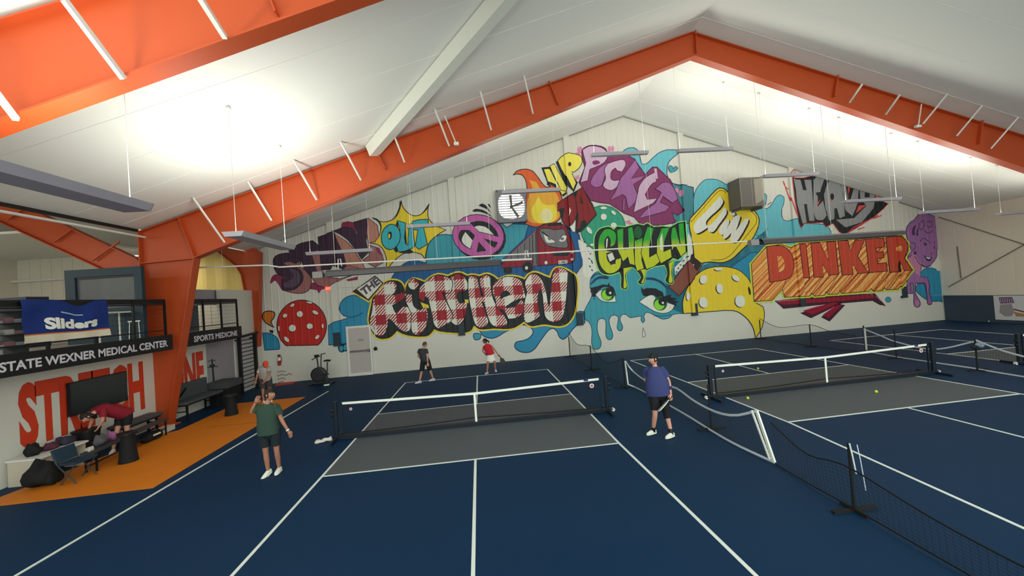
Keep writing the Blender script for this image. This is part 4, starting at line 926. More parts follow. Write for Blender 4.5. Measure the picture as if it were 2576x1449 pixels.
# ================================================================== HANGING UPLIGHT TROUGHS
M_tr = mat('trough_gray', (182, 178, 184), .5); M_lamp = mat('lamp_tube', (255,250,235), .4, emit=(255,250,235), estr=4)
M_tr_shade = mat('trough_shaded', (160, 154, 164), .5)  # darker copy of the trough grey; the shaded underside is in the colour
def trough(p, q, label, power, wd=.30, pm=None, h=.11):
    pm = pm or M_tr
    p, q = Vector(p), Vector(q); z = (p.z+q.z)/2; p.z = q.z = z; mid = (p+q)/2; d = (q-p); Ln = d.length; d.normalize(); s = Vector((-d.y, d.x, 0)); up = Vector((0,0,1))
    t = thing('uplight_trough', label, 'light fixture', tuple(mid), group='suspended uplight troughs')
    # open-topped sheet-metal pan with sloping sides
    prof_ = [(-wd/2, h), (-wd/2+.06, 0), (wd/2-.06, 0), (wd/2, h)]; inn = [(wd/2-.012, h), (wd/2-.068, .012), (-wd/2+.068, .012), (-wd/2+.012, h)]
    pr = prof_+inn; n = len(pr); vs = [c_+s*a_+up*b_ for c_ in (p, q) for a_, b_ in pr]
    m_ = MB(); m_.add(vs, [(i, (i+1)%n, n+(i+1)%n, n+i) for i in range(n)])
    m_.build('pan', pm, t)
    for c_ in (p, q): MB().prism([c_+s*a_+up*b_ for a_, b_ in prof_], d*(.01 if c_ is p else -.01)).build('end_cap', pm, t)
    for o_ in (-.05, .05): MB().tube([p+d*.06+s*o_+up*.045, q-d*.06+s*o_+up*.045], .016, 6).build('lamp_tube', M_lamp, t)
    for c_ in (p+d*.12, q-d*.12):
        zr = roofz(c_.x); hr_ = MB().tube([c_+up*.02, Vector((c_.x, c_.y, zr))], .005, 6).build('hanger_rod', M_wht, t)
        MB().box((c_.x-.04, c_.y-.04, zr-.05), (c_.x+.04, c_.y+.04, zr-.015)).build('ceiling_clamp', M_wht, hr_)
    ld = bpy.data.lights.new('uplight', 'AREA'); ld.shape = 'RECTANGLE'; ld.size = Ln-.1; ld.size_y = wd-.14; ld.energy = UPLIGHT_GAIN*power*Ln/2.4; ld.color = UPLIGHT_COL
    lo = bpy.data.objects.new('uplight', ld); COL.objects.link(lo); lo.parent = t
    M4 = Matrix((( d.x, s.x, 0, 0), (d.y, s.y, 0, 0), (0, 0, -1, 0), (0, 0, 0, 1)))
    zax = Vector((0,0,-1)) ; xax = d; yax = zax.cross(xax)   # local -Z points up
    R4 = Matrix(((xax.x, yax.x, zax.x, 0), (xax.y, yax.y, zax.y, 0), (xax.z, yax.z, zax.z, 0), (0,0,0,1)))
    lo.matrix_basis = world_of(t).inverted() @ Matrix.Translation(mid+up*(h+.01)) @ R4
    return t
YT = 5.0
TW = [((772,641),(938,634),'over the purple word STAY'), ((1024,573),(1183,567),'in front of the word OUT'), ((1262,489),(1409,480),'over the exhaust fan and flame'), ((1488,396),(1629,386),'over the word PICKLE'),
      ((1704,384),(1840,378),'just right of the word PICKLE'), ((1920,448),(2056,440),'between the grey housing and the word HEAVY'), ((2122,513),(2262,501),'over the word HEAVY'), ((2318,539),(2459,529),'above the painted portrait')]
PW_ = [30, 60, 110, 150, 190, 230, 260, 210]
for (a_, b_, lab), pw in zip(TW, PW_): trough(PY(*a_, YT), PY(*b_, YT), 'grey uplight trough hung '+lab, pw)
trough(PX(586,597,-4.9), PX(724,627,-4.9), 'grey uplight trough running front to back by the left knee of the steel frame', 390, wd=.46)
pe_ = PX(346,533,-4.9); trough(Vector((-4.9, -7.4, pe_.z)), pe_, 'long grey uplight trough coloured for shade at the left edge, nearest the camera', 240, wd=.50, pm=M_tr_shade)
# unseen troughs added outside the frame as interior fill light
for x_ in (23.5, 25.6): pass
for (p_, q_, pw, lb_) in (((3.5,-12.5,7.5),(6,-12.5,7.5),220,'behind the camera'), ((12.5,-11,8),(15,-11,8),260,'behind the right-hand court'), ((19,-8.5,6.5),(21.4,-8.5,6.5),260,'over the right-hand court'), ((23.2,5,5.2),(25.5,5,5.2),60,'beside the right wall')):
    trough(p_, q_, 'grey uplight trough added outside the picture for fill light, %s' % lb_, pw)
# ================================================================== TUBE HEATERS AND GAS PIPE
YH = 4.1; M_ref = mat('reflector', (92, 90, 94), .35, metal=.3)
def heater(a_, b_, lab):
    p, q = PY(*a_, YH), PY(*b_, YH); z = (p.z+q.z)/2; t = thing('tube_heater', lab, 'heater', (p.x, YH, z)); p.z = q.z = z
    sec = [(-.20, -.10), (-.14, .06), (-.05, .12), (.05, .12), (.14, .06), (.20, -.10), (.185, -.10), (.13, .045), (.045, .105), (-.045, .105), (-.13, .045), (-.185, -.10)]
    n = len(sec); vs = [Vector((c_.x, c_.y+s_, c_.z+h_)) for c_ in (p, q) for s_, h_ in sec]
    MB().add(vs, [(i, (i+1)%n, n+(i+1)%n, n+i) for i in range(n)]).build('reflector', M_ref, t)
    MB().tube([p+Vector((-.1,0,-.02)), q+Vector((.1,0,-.02))], .05, 10).build('emitter_tube', M_dgray, t)
    MB().box((p.x-.45, YH-.11, z-.12), (p.x-.12, YH+.11, z+.1)).build('burner_box', mat('burner', (150,146,142), .5), t)
    for fx in (.05, .5, .95): x_ = p.x+(q.x-p.x)*fx; MB().tube([(x_, YH, z+.1), (x_, YH, roofz(x_))], .007, 5).build('hanger_chain', M_wht, t)
    return t
heater((822,686),(1258,664),'long dark tube heater hanging in front of the blue splash over the gingham word'); heater((1912,606),(2268,588),'long grey tube heater with reflector hanging just above the word DINKER')
t = thing('gas_pipe', 'thin white pipe running across the hall in front of the mural at heater height', 'pipe', (0, YH-.3, 4.7))
for u_, v_ in ((560,670), (1100,651), (1640,622)):
    q_ = PY(u_, v_, YH-.3); MB().tube([q_, Vector((q_.x, q_.y, roofz(q_.x)))], .005, 5).build('hanger_wire', M_wht, t)
MB().tube([PY(*p_, YH-.3) for p_ in ((500,673),(640,668),(672,667),(703,672),(1100,651),(1500,629),(1880,607))], .026, 8).build('pipe', M_wht, t)
p_ = PY(1262,655,YH-.3); MB().tube([p_, PY(1338,652,YH-.3)], .035, 8).build('coupling', M_wht, t)
for u_, v_ in ((855,662), (1325,640)):
    q_ = PY(u_, v_, YH-.3); MB().tube([q_+Vector((-.07,0,-.16)), q_+Vector((-.05,0,.14)), q_+Vector((.03,0,.14)), q_+Vector((.05,0,-.1))], .016, 6).build('strap', M_wht, t)
# small hanging sensors on frame 2
p_ = PY(1148,362,2.8); s_ = thing('sprinkler_drop', 'thin white drop pipe with bracket on the left rafter', 'pipe', tuple(p_)); tp_ = PR(1118,285,0); tp_.z -= .08; MB().tube([p_, tp_], .02, 6).build('pipe', M_wht, s_); MB().box((p_.x-.08,p_.y-.05,p_.z-.05),(p_.x+.08,p_.y+.05,p_.z+.05)).build('bracket', M_wht, s_)
p_ = PY(2310,318,2.8); s_ = thing('sprinkler_drop', 'thin white drop pipe with bracket on the right rafter', 'pipe', tuple(p_)); MB().tube([p_, PY(2318,262,2.8)], .02, 6).build('pipe', M_wht, s_); MB().box((p_.x-.12,p_.y-.05,p_.z-.04),(p_.x+.08,p_.y+.05,p_.z+.04)).build('bracket', M_wht, s_)
# ================================================================== COURT NETS
M_net = mat('net_black', (18, 20, 22), .7); M_tape = mat('tape_white', (232, 236, 226), .55, var=.03); M_post = mat('post_navy', (20, 30, 42), .4); M_disc = mat('disc_white', (225, 222, 226), .5)
def lerp(a, b, t): return a+(b-a)*t
def mesh_between(top, bot, name, par, pitch=.045, w=.0022, kindlabel=None):
    """knotted net strung between two curves of equal length lists"""
    mb = MB(); n = len(top)
    def at(curve, s):
        i = min(int(s), n-2); return lerp(curve[i], curve[i+1], s-i)
    Ls = [0]
    for i in range(n-1): Ls.append(Ls[-1]+(top[i+1]-top[i]).length)
    tot = Ls[-1]; k = int(tot/pitch); nv = max(3, int(max((a-b).length for a, b in zip(top, bot))/pitch))
    def par_at(d):
        for i in range(n-1):
            if d <= Ls[i+1]+1e-9: return i+(d-Ls[i])/max(1e-9, Ls[i+1]-Ls[i])
        return n-1
    for i in range(k+1):
        s = par_at(tot*i/k); mb.bar(at(bot, s), at(top, s), w, w)
    for j in range(1, nv):
        t = j/nv
        for i in range(n-1): mb.bar(lerp(bot[i], top[i], t), lerp(bot[i+1], top[i+1], t), w, w, up=(0, 1, .3))
    o = mb.build(name, M_net, par); o['kind'] = 'stuff'; return o
def court_net(p, q, label, hs=.93, hc=.86):
    p, q = Vector(p), Vector(q); d = (q-p).normalized(); s = Vector((-d.y, d.x, 0)); up = Vector((0,0,1)); Ln = (q-p).length
    t = thing('court_net', label, 'net', tuple((p+q)/2))
    for c_, sg in ((p, 1), (q, -1)):
        MB().loft([c_+up*.02, c_+up*hs], [(.05, .05)]*2, side=d, n=16, sq=4).build('post', M_post, t); pst = COL.objects[-1]
        MB().bar(c_+d*sg*.16+up*.06, c_+d*sg*.16+up*hs, .035, .035, up=d).build('inner_post', M_post, t)
        MB().bar(c_-s*.45+up*.04, c_+s*.45+up*.04, .05, .06).build('foot', M_post, pst)
        MB().ball(c_+up*(hs+.005), (.06, .06, .03)).build('post_cap', M_post, pst)
        MB().tube([c_-d*sg*.03+up*.72, c_-d*sg*.12+up*.74], .035, 8).build('crank_knob', M_blk, pst); MB().tube([c_-d*sg*.03+up*.62, c_-d*sg*.10+up*.6], .03, 8).build('crank_knob', M_blk, pst)
        MB().tube([c_-d*sg*.02-s*.01+up*.1, c_-d*sg*.15-s*.01+up*.06], .025, 8).build('wheel_arm', M_post, t)
        MB().tube([c_-d*sg*.15-s*.03+up*.05, c_-d*sg*.15+s*.03+up*.05], .045, 12).build('caster', M_disc, t)
    MB().bar(p+up*.05, q+up*.05, .12, .09).build('base_beam', M_post, t)
    a = p+d*.17; b = q-d*.17; N = 16
    top = []; bot = []
    for i in range(N+1):
        f = i/N; sag = 1-(2*f-1)**2; top.append(lerp(a, b, f)+up*(hs-.02-(hs-hc)*(1-abs(2*f-1)))); bot.append(lerp(a, b, f)+up*(.13+.07*(1-abs(2*f-1))**2))
    tb = MB()
    for i in range(N): tb.bar(top[i]-up*.025, top[i+1]-up*.025, .012, .058)
    tb.build('top_tape', M_tape, t)
    bb = MB()
    for i in range(N): bb.bar(bot[i], bot[i+1], .01, .03)
    bb.build('bottom_hem', M_net, t)
    mesh_between([v-up*.05 for v in top], bot, 'net_mesh', t)
    m = (p+q)/2; MB().box(m+Vector((-.028,-.02,.10)), m+Vector((.028,-.008,hc-.01))).build('centre_strap', M_tape, t)
    for f, r in ((.055, .035), (.945, .06)):
        c_ = lerp(p, q, f)+up*(hs-.2)-s*.012; ds = MB(); ds.prism([c_+d*r*math.cos(k*math.pi/8)+up*r*math.sin(k*math.pi/8) for k in range(16)], -s*.006); ds.build('badge', M_disc, t); bdg = COL.objects[-1]
        c2_ = c_-s*.0065
        MB().prism([c2_+d*r*.55*math.cos(k*math.pi/5)+up*r*.55*math.sin(k*math.pi/5) for k in range(10)], -s*.002).build('badge_print', mat('badge_red', (190, 60, 70), .5), bdg)
    MB().bar(b-d*.42+up*(hs-.045)-s*.008, b-d*.30+up*(hs-.045)-s*.008, .004, .05).build('tape_print', mat('tape_print', (60, 50, 90), .5), t)
    return t
court_net(F(848,1106), F(1529,1036), 'portable court net standing across the middle court, nearest the camera')
court_net(F(1790,1003), F(2350,940), 'portable court net on the right-hand court with green balls beside it')
n3 = F(2566, 917); court_net(n3, n3+Vector((6.8,.1,0)), 'portable court net at the far right edge, only its left post in view')
# ---------------------------------------------------------------- divider nets
def dpost(px, x, zt, name='post', foot=.32, par=None, r=.022, col=None):
    b = F(*px) if len(px) == 2 else Vector(px); b = Vector((b.x, b.y, 0))
    MB().tube([b+Vector((0,0,.02)), b+Vector((0,0,zt))], r, 8).build(name, col or M_net, par)
    MB().box(b+Vector((-foot, -.03, 0)), b+Vector((foot, .03, .035))).build('foot', M_net, par); MB().box(b+Vector((-.03, -foot*.6, 0)), b+Vector((.03, foot*.6, .03))).build('foot', M_net, par)
def resample(pts, n):
    Ls = [0]
    for i in range(len(pts)-1): Ls.append(Ls[-1]+(pts[i+1]-pts[i]).length)
    out = []
    for k in range(n+1):
        d = Ls[-1]*k/n; i = 0
        while i < len(pts)-2 and d > Ls[i+1]: i += 1
        out.append(lerp(pts[i], pts[i+1], (d-Ls[i])/max(1e-9, Ls[i+1]-Ls[i])))
    return out
def smooth3(pts, n=5):
    P2 = [(p.x, p.y, p.z) for p in pts]; out = []
    for i in range(len(pts)-1):
        p1, p2 = pts[i], pts[i+1]; p0 = pts[i-1] if i else p1; p3 = pts[i+2] if i+2 < len(pts) else p2
        for k in range(n):
            t = k/n; out.append(.5*((2*p1)+(p2-p0)*t+(2*p0-5*p1+4*p2-p3)*t*t+(3*p1-3*p2+p3-p0)*t**3))
    return out+[pts[-1]]
M_dtape = mat('divider_tape', (196, 206, 214), .5)
def divider(label, posts, top, bot, x, white, zt=.95, endtape=None, pitch=.07):
    t = thing('divider_net', label, 'divider net', tuple(posts[0]))
    for p in posts: dpost(p, x, zt, par=t)
    T = smooth3(top); Bt = smooth3(bot)
    T2, B2 = resample(T, 24), resample(Bt, 24)
    mesh_between(T2, B2, 'net_mesh', t, pitch, .0028)
    for c_, nm, wd in ((T2, 'top_tape', .045), (B2, 'bottom_tape', .04)):
        m_ = MB()
        for i in range(len(c_)-1): m_.bar(c_[i], c_[i+1], .012, wd if white else .018)
        m_.build(nm, M_dtape if white else M_net, t)
    if endtape:
        for a_, b_, w_ in endtape: MB().bar(a_, b_, .03, w_, up=(0,1,0)).build('end_tape', M_tape, t)
    return t
XD = 5.08
def D(px, x=XD): return [PX(u, v, x) for u, v in px]
divider('black divider net on thin poles between the first two courts, near the mural wall', [(4.6,9.05,0), (4.66,5.5,0)],
        [Vector((4.6,9.0,1.25)), Vector((4.63,7.6,.80)), Vector((4.66,5.5,.95)), Vector((4.75,3.9,.55)), Vector((4.85,2.45,.9))], [Vector((4.6,9.0,.05)), Vector((4.66,5.5,.04)), Vector((4.8,2.45,.04))], 4.7, False, 1.0)
e0 = PX(1903,1033,5.12); e1 = PX(1948,1163,5.16); e1.z = max(e1.z, .03)
tp = [PX(1574,909,4.84)]+D([(1590,932),(1625,958),(1665,968),(1702,977),(1745,1008),(1800,1036),(1850,1045)])+[e0]
bt_ = [PX(1578,966,4.84)]+D([(1600,978),(1650,1001),(1720,1040),(1790,1085),(1850,1118)])+[e1]
for b_ in bt_: b_.z = max(.03, b_.z)
divider('sagging divider net with white tape beside the man in blue', [(4.81,2.28,0), tuple(F(1790,1080))], tp, bt_, XD, True, .98, [(e0, e1, .06), (e0+Vector((-.02,.10,-.02)), e1+Vector((0,.10,.0)), .03), (PX(1572,908,4.86), PX(1580,968,4.84), .06)])
divider('black divider net in the lower right foreground hanging from a strapped pole', [tuple(F(2150,1285)), (5.2,-8.6,0)],
        [Vector((5.15,-3.75,.75)), Vector((5.12,-4.5,.50)), Vector((5.08,-5.2,.62)), Vector((5.1,-6.3,.45)), Vector((5.15,-7.4,.42)), Vector((5.2,-8.6,.7))],
        [Vector((5.18,-3.75,.02)), Vector((5.14,-4.5,.03)), Vector((5.12,-5.2,.05)), Vector((5.12,-7,.03)), Vector((5.2,-8.6,.03))], 5.1, False, .92)
fp = F(2150,1285); st = thing('pole_strap', 'pair of loose white straps tied to the divider pole in the lower right', 'strap', tuple(fp+Vector((0,0,.5))))
MB().tube([fp+Vector((-.02,-.03,.93)), fp+Vector((.0,-.04,.75)), fp+Vector((.03,-.04,.52))], .010, 6).build('strap', M_dtape, st); MB().tube([fp+Vector((.09,-.03,.9)), fp+Vector((.11,-.04,.7)), fp+Vector((.13,-.04,.5)), fp+Vector((.15,-.04,.28))], .006, 6).build('strap', M_dtape, st)
# between courts 2 and 3
divider('black divider net on poles in front of the yellow ball\'s tail', [(14.95,9.35,0), (14.85,6.1,0)],
        [Vector((14.95,9.35,1.1)), Vector((14.9,8,.72)), Vector((14.85,6.1,.98)), Vector((14.9,5.2,.78)), Vector((15.0,4.1,.65))], [Vector((14.95,9.35,.04)), Vector((14.85,6.1,.04)), Vector((15.0,4.1,.04))], 15, False, 1.0)
divider('divider net with white taped end behind the right-hand court net', [(15.3,4.06,0), (15.05,2.7,0)], [Vector((15.3,4.06,.92)), Vector((15.15,3.3,.75)), Vector((15.05,2.7,.6)), Vector((15.0,1.5,.48)), Vector((15.0,.4,.86))],
        [Vector((15.3,4.06,.05)), Vector((15.05,2.7,.05)), Vector((15.0,1.5,.05)), Vector((14.98,.4,.05))], 15, True, 1.05, [(Vector((15.3,4.03,.95)), Vector((15.3,4.03,.1)), .07)])
divider('divider net with white tape running to the right edge of the picture', [tuple(F(2460,932)), (14.85,-3.6,0)], [Vector((14.98,.35,.92)), Vector((14.95,-.5,.62)), Vector((14.9,-1.8,.5)), Vector((14.85,-3.6,.9))],
        [Vector((14.98,.35,.04)), Vector((14.9,-.9,.03)), Vector((14.85,-3.6,.04))], 15, True, .95)
bb_ = F(2460,932); cl = thing('clipped_bundle', 'bundle of rolled net and clips hanging on the divider pole by the far right court', 'net bundle', tuple(bb_+Vector((0,0,.7))))
for i, (dx_, dz_) in enumerate(((-.12,.0), (.10,.02), (-.02,-.06), (.04,.06))): MB().ball(bb_+Vector((dx_,-.05,.72+dz_)), (.11,.06,.06), 10, 6).build('roll', [M_net, mat('roll_gray', (130,140,160), .6)][i % 2], cl)
# ---------------------------------------------------------------- balls
M_ball = mat('ball_green', (206, 228, 60), .45)
def ball(px, label, m_=M_ball, r=.037):
    c_ = F(px[0], px[1], r); t = MB(); t.ball((0,0,0), r, 16, 10); o = t.build('pickleball', m_, smooth=True); o.location = c_; tag(o, label, 'ball')
    hl = MB()
    for k in range(12):
        a_ = k*2.4; z_ = -.9+k*.16; rr = math.sqrt(max(0, 1-z_*z_)); n_ = Vector((rr*math.cos(a_), rr*math.sin(a_), z_)); u_ = n_.orthogonal().normalized(); v_ = n_.cross(u_)
        hl.prism([n_*r*1.004+(u_*math.cos(j*math.pi/3)+v_*math.sin(j*math.pi/3))*.0045 for j in range(6)], -n_*.001)
    h = hl.build('holes', mat('ball_hole', (90,110,30), .6)); h.parent = o; h['kind'] = 'stuff'
ball((1881,1001), 'bright green ball on the floor near the left post of the right-hand net'); ball((2204,985), 'bright green ball lying in the grey zone in front of the right-hand net'); ball((1907,927), 'bright green ball on the floor behind the right-hand net')
ball((2489,808), 'white ball on the floor by the navy wall padding', mat('ball_white', (210,215,220), .5), .05)
# towel beside the left post of the near net
tw = thing('crumpled_towel', 'small crumpled white towel on the floor at the left foot of the near net', 'towel', tuple(F(812,1112)))
def crumple(c_, r, seed, m_, name, par, squash=.45):
    rnd = random.Random(seed); m2 = MB(); m2.ball((0,0,0), 1.0, 14, 8)
    vs = []
    for v in m2.v:
        k_ = 1+.22*math.sin(v.x*5+seed)+.18*math.sin(v.y*7+seed*2)+.1*math.sin(v.z*9); p_ = Vector((v.x*r[0]*k_, v.y*r[1]*k_, max(-r[2]*.9, v.z*r[2]*k_)+r[2]*.9)); vs.append(c_+p_)
    m2.v = vs; return m2.build(name, m_, par, smooth=True)
cT = F(803,1114); crumple(cT, (.13,.07,.035), 3, mat('towel', (214,210,202), .8), 'fold', tw); crumple(cT+Vector((.18,.06,0)), (.12,.06,.045), 5, mat('towel', (214,210,202)), 'fold', tw)
MB().bar(cT+Vector((.24,.1,.05)), cT+Vector((.36,.16,.07)), .05, .01).build('corner', mat('towel', (214,210,202)), tw)
# ================================================================== LEFT SIDE FURNITURE
M_pad = mat('pad_gray', (70, 76, 80), .6); M_bkf = mat('black_fabric', (20, 22, 24), .8, bump=.2)
# wall TV
ty0, ty1, tz0, tz1 = PX(164,1006,XL).y, PX(311,975,XL).y, 1.10, 1.92
t = thing('wall_screen', 'large black television on the wall over the painted word STRETCH', 'television', (XL, (ty0+ty1)/2, 1.5))
MB().box((XL+.03, ty0, tz0), (XL+.10, ty1, tz1)).build('casing', M_blk, t); MB().box((XL+.10, ty0+.02, tz0+.02), (XL+.104, ty1-.02, tz1-.02)).build('screen', mat('screen_dark', (36,42,44), .2, spec=.5), t); MB().box((XL, (ty0+ty1)/2-.2, 1.35), (XL+.03, (ty0+ty1)/2+.2, 1.65)).build('bracket', M_blk, t)
# treatment tables
def treat_table(x0, x1, y0, y1, z, label, back=None):
    t = thing('treatment_table', label, 'table', ((x0+x1)/2, (y0+y1)/2, 0)); m_ = MB(); m_.box((x0, y0, z-.09), (x1, y1, z)); o = m_.build('pad', M_pad, t)
    bv = o.modifiers.new('b', 'BEVEL'); bv.width = .03; bv.segments = 2
    MB().box((x0+.05, y0+.05, z-.13), (x1-.05, y1-.05, z-.09)).build('frame', M_blk, t)
    for yy in (y0+.15, y1-.15):
        for xx in (x0+.1, x1-.1): MB().bar((xx, yy, 0), (xx, yy, z-.13), .05, .05, up=(1,0,0)).build('leg', M_blk, t)
        MB().bar((x0+.1, yy, .3), (x1-.1, yy, .3), .03, .03).build('crossbar', M_blk, t)
    if back: MB().box((x0, y0, z), (x0+.1, y1, z+.5)).build('back_pad', M_pad, t); MB().bar((x0+.1, y0+.35, z), (x1-.05, y0+.1, z+.45), .05, .05, up=(1,0,0)).build('arm_strut', M_blk, t)
    return t
treat_table(-9.85, -9.2, 3.22, 5.05, .62, 'long grey padded treatment table in front of the painted word ZONE', True)
treat_table(-9.85, -9.42, 1.25, 2.6, .55, 'grey padded treatment table under the television, strewn with bags')
# tapered black pedestals
def cone(px, label, h=.62, r=.16):
    b = F(*px); t = thing('foam_pedestal', label, 'pedestal', (b.x, b.y, 0)); MB().tube([b, b+Vector((0,0,.04)), b+Vector((0,0,h-.05)), b+Vector((0,0,h))], [r*1.25, r*1.2, r*.8, r*.8], 16).build('body', M_bkf, t, smooth=False)
    MB().tube([b+Vector((0,0,h)), b+Vector((0,0,h+.04))], r*1.25, 16).build('top', M_blk, t)
cone((583,1044), 'black tapered pedestal at the far end of the orange mat'); cone((324,1162), 'black tapered pedestal standing on the orange mat beside the bending person', .66, .15)
# black seat with back on the far table end
s0 = PX(573, 985, -9.5); t = thing('black_crate', 'black box with slatted sides beyond the long grey treatment table', 'crate', (-9.5, 5.6, 0))
MB().box((-9.8, 5.2, .0), (-9.15, 6.0, .62)).build('body', M_bkf, t); MB().box((-9.84, 5.16, .62), (-9.11, 6.04, .86)).build('lid', mat('lid_gray', (66,70,74), .6), t)
# stall bars
y0, y1 = PX(606, 900, XL+.25).y, PX(645, 900, XL+.25).y
t = thing('stall_bars', 'tall black wall ladder with many rungs beside the orange column', 'wall ladder', (XL+.2, (y0+y1)/2, 0))
for yy in (y0, y1):
    MB().box((XL+.16, yy-.05, 0), (XL+.28, yy+.05, 2.42)).build('upright', M_blk, t); MB().box((XL+.01, yy-.03, 2.2), (XL+.16, yy+.03, 2.26)).build('wall_bracket', M_blk, t)
for i in range(13): MB().tube([(XL+.22, y0, .22+i*.165), (XL+.22, y1, .22+i*.165)], .018, 8).build('rung', M_blk, t)
MB().bar((XL+.30, y0-.12, 2.36), (XL+.30, y1+.1, 2.44), .09, .09).build('top_bar', M_blk, t)
MB().box((XL+.001, y0-.05, .1), (XL+.02, y1+.05, 2.3)).build('white_board', mat('board_white', (200,200,204), .5), t)
# white storage cube with gear on top
p_ = F(30, 1238); t = thing('white_side_table', 'white box table against the wall at the lower left, loaded with gear', 'table', (-9.5, -.55, 0))
M_wt = mat('table_white', (206, 196, 178), .5)
MB().box((-9.9, -.95, .52), (-9.25, .12, .56)).build('top', M_wht, t); MB().box((-9.88, -.93, 0), (-9.3, -.5, .52)).build('side_cabinet', M_wt, t); MB().box((-9.88, .04, 0), (-9.3, .1, .52)).build('side_panel', M_wt, t); MB().box((-9.9, -.5, 0), (-9.84, .04, .52)).build('back_panel', M_wt, t)
tag(crumple(Vector((-9.6,-.72,.55)), (.15,.13,.13), 2, M_bkf, 'black_pouch', None), 'black pouch on the left end of the white box table', 'bag')
tag(crumple(Vector((-9.58,-.38,.55)), (.14,.16,.08), 8, mat('plum_cloth', (86,44,62), .8), 'folded_jacket', None), 'dark plum jacket folded on the white box table', 'clothing')
tag(crumple(Vector((-9.6,-.06,.55)), (.13,.17,.10), 11, mat('navy_cloth', (50,48,66), .8), 'shoulder_bag', None), 'small dark bag on the right end of the white box table', 'bag')
# backpacks and chair
def backpack(c_, r, label, m_, s):
    t = thing('backpack', label, 'bag', tuple(c_)); crumple(c_, r, s, m_, 'body', t); crumple(c_+Vector((r[0]*.7, 0, r[2]*.1)), (r[0]*.45, r[1]*.7, r[2]*.5), s+1, m_, 'front_pocket', t)
    MB().tube([c_+Vector((0,-.08,r[2]*1.8)), c_+Vector((0,-.03,r[2]*2.0)), c_+Vector((0,.04,r[2]*2.0)), c_+Vector((0,.08,r[2]*1.8))], .012, 6).build('handle', M_blk, t); return t
backpack(F(110,1222), (.22,.26,.26), 'large black backpack on the floor beside the white box table', M_bkf, 4)
tag(crumple(F(125,1205)+Vector((.12,-.05,.16)), (.10,.12,.05), 9, mat('lav_cloth', (120,120,150), .8), 'rolled_towel', None), 'lavender towel lying on the large black backpack', 'towel')
ch = F(200, 1208); t = thing('folding_chair', 'dark blue folding chair on the near corner of the orange mat', 'chair', (ch.x, ch.y, 0)); M_chb = mat('chair_blue', (30, 52, 70), .6)
def cp(a_, b_, c_): return Vector((ch.x+a_, ch.y+b_, c_))
MB().loft([cp(-.2,0,.42), cp(.18,0,.44)], [(.24,.03)]*2, side=(0,1,0), n=16, sq=5).build('seat', M_chb, t); MB().loft([cp(-.22,0,.46), cp(-.30,0,.74)], [(.24,.02)]*2, side=(0,1,0), n=16, sq=5).build('backrest', M_chb, t)
for sy in (-.22, .22):
    MB().tube([cp(-.30,sy,.74), cp(-.2,sy,.42), cp(.16,sy,.0)], .013, 8).build('leg', M_dgray, t); MB().tube([cp(.16,sy,.44), cp(-.16,sy,0)], .013, 8).build('leg', M_dgray, t)
# long bench in front of the wall
t = thing('low_bench', 'long dark bench running beside the mat from the blue chair to the column', 'bench', (-8.75, .6, 0))
b0, b1 = Vector((-8.62, -.62, .45)), Vector((-8.98, 2.0, .45)); bd = (b1-b0).normalized(); bs = Vector((-bd.y, bd.x, 0))
MB().bar(b0, b1, .26, .04).build('seat', M_dgray, t)
for f_ in (.04, .5, .96):
    for sg in (-1, 1): q_ = lerp(b0, b1, f_)+bs*sg*.1; MB().bar((q_.x, q_.y, .013), (q_.x, q_.y, .43), .03, .03, up=(1,0,0)).build('leg', M_blk, t)
MB().bar(b0-Vector((0,0,.28)), b1-Vector((0,0,.28)), .03, .03).build('stretcher', M_blk, t)
tag(crumple(Vector((-8.78,-.12,.47)), (.11,.15,.12), 21, mat('gray_cloth', (84,80,86), .8), 'gray_bag', None), 'grey bag on the long dark bench', 'bag')
tag(crumple(Vector((-8.8,.20,.47)), (.08,.08,.11), 23, mat('pink_cloth', (150,90,136), .8), 'pink_bag', None), 'small pink bag on the long dark bench', 'bag')
tag(crumple(Vector((-8.66,-.5,.47)), (.08,.07,.05), 25, mat('white_cloth', (190,182,172), .8), 'sun_hat', None), 'crumpled white hat on the near end of the long dark bench', 'hat')
bn = F(268, 1135); t = thing('black_bin', 'tall black bin standing in front of the wall under the television', 'bin', (-9.62, .48, 0))
MB().loft([(-9.62, .48, 0), (-9.62, .48, .70)], [(.17,.17), (.21,.21)], n=20, sq=4).build('body', M_bkf, t); MB().loft([(-9.62, .48, .70), (-9.62, .48, .74)], [(.225,.225)]*2, n=20, sq=4).build('rim', M_blk, t)
o = MB().box((-9.3, 2.0, .013), (-9.05, 2.5, .16)).build('white_box', mat('box_white', (200,190,178), .6)); tag(o, 'low white box on the floor at the foot of the orange column', 'box')
t = thing('duffel_bag', 'black duffel bag with a white stripe on the floor under the treatment table', 'bag', (-9.0, 1.6, 0)); MB().loft([(-8.95,1.2,.13), (-8.95,1.28,.13), (-8.95,1.75,.13), (-8.95,1.83,.13)], [(.06,.05),(.13,.12),(.13,.12),(.06,.05)], side=(1,0,0), n=16).build('body', M_bkf, t, smooth=True); MB().box((-8.83,1.42,.15), (-8.815,1.66,.19)).build('stripe', M_tape, t)
MB().tube([(-8.87,1.35,.22),(-8.86,1.42,.31),(-8.86,1.6,.31),(-8.87,1.68,.22)], .012, 6).build('handle', M_blk, t)
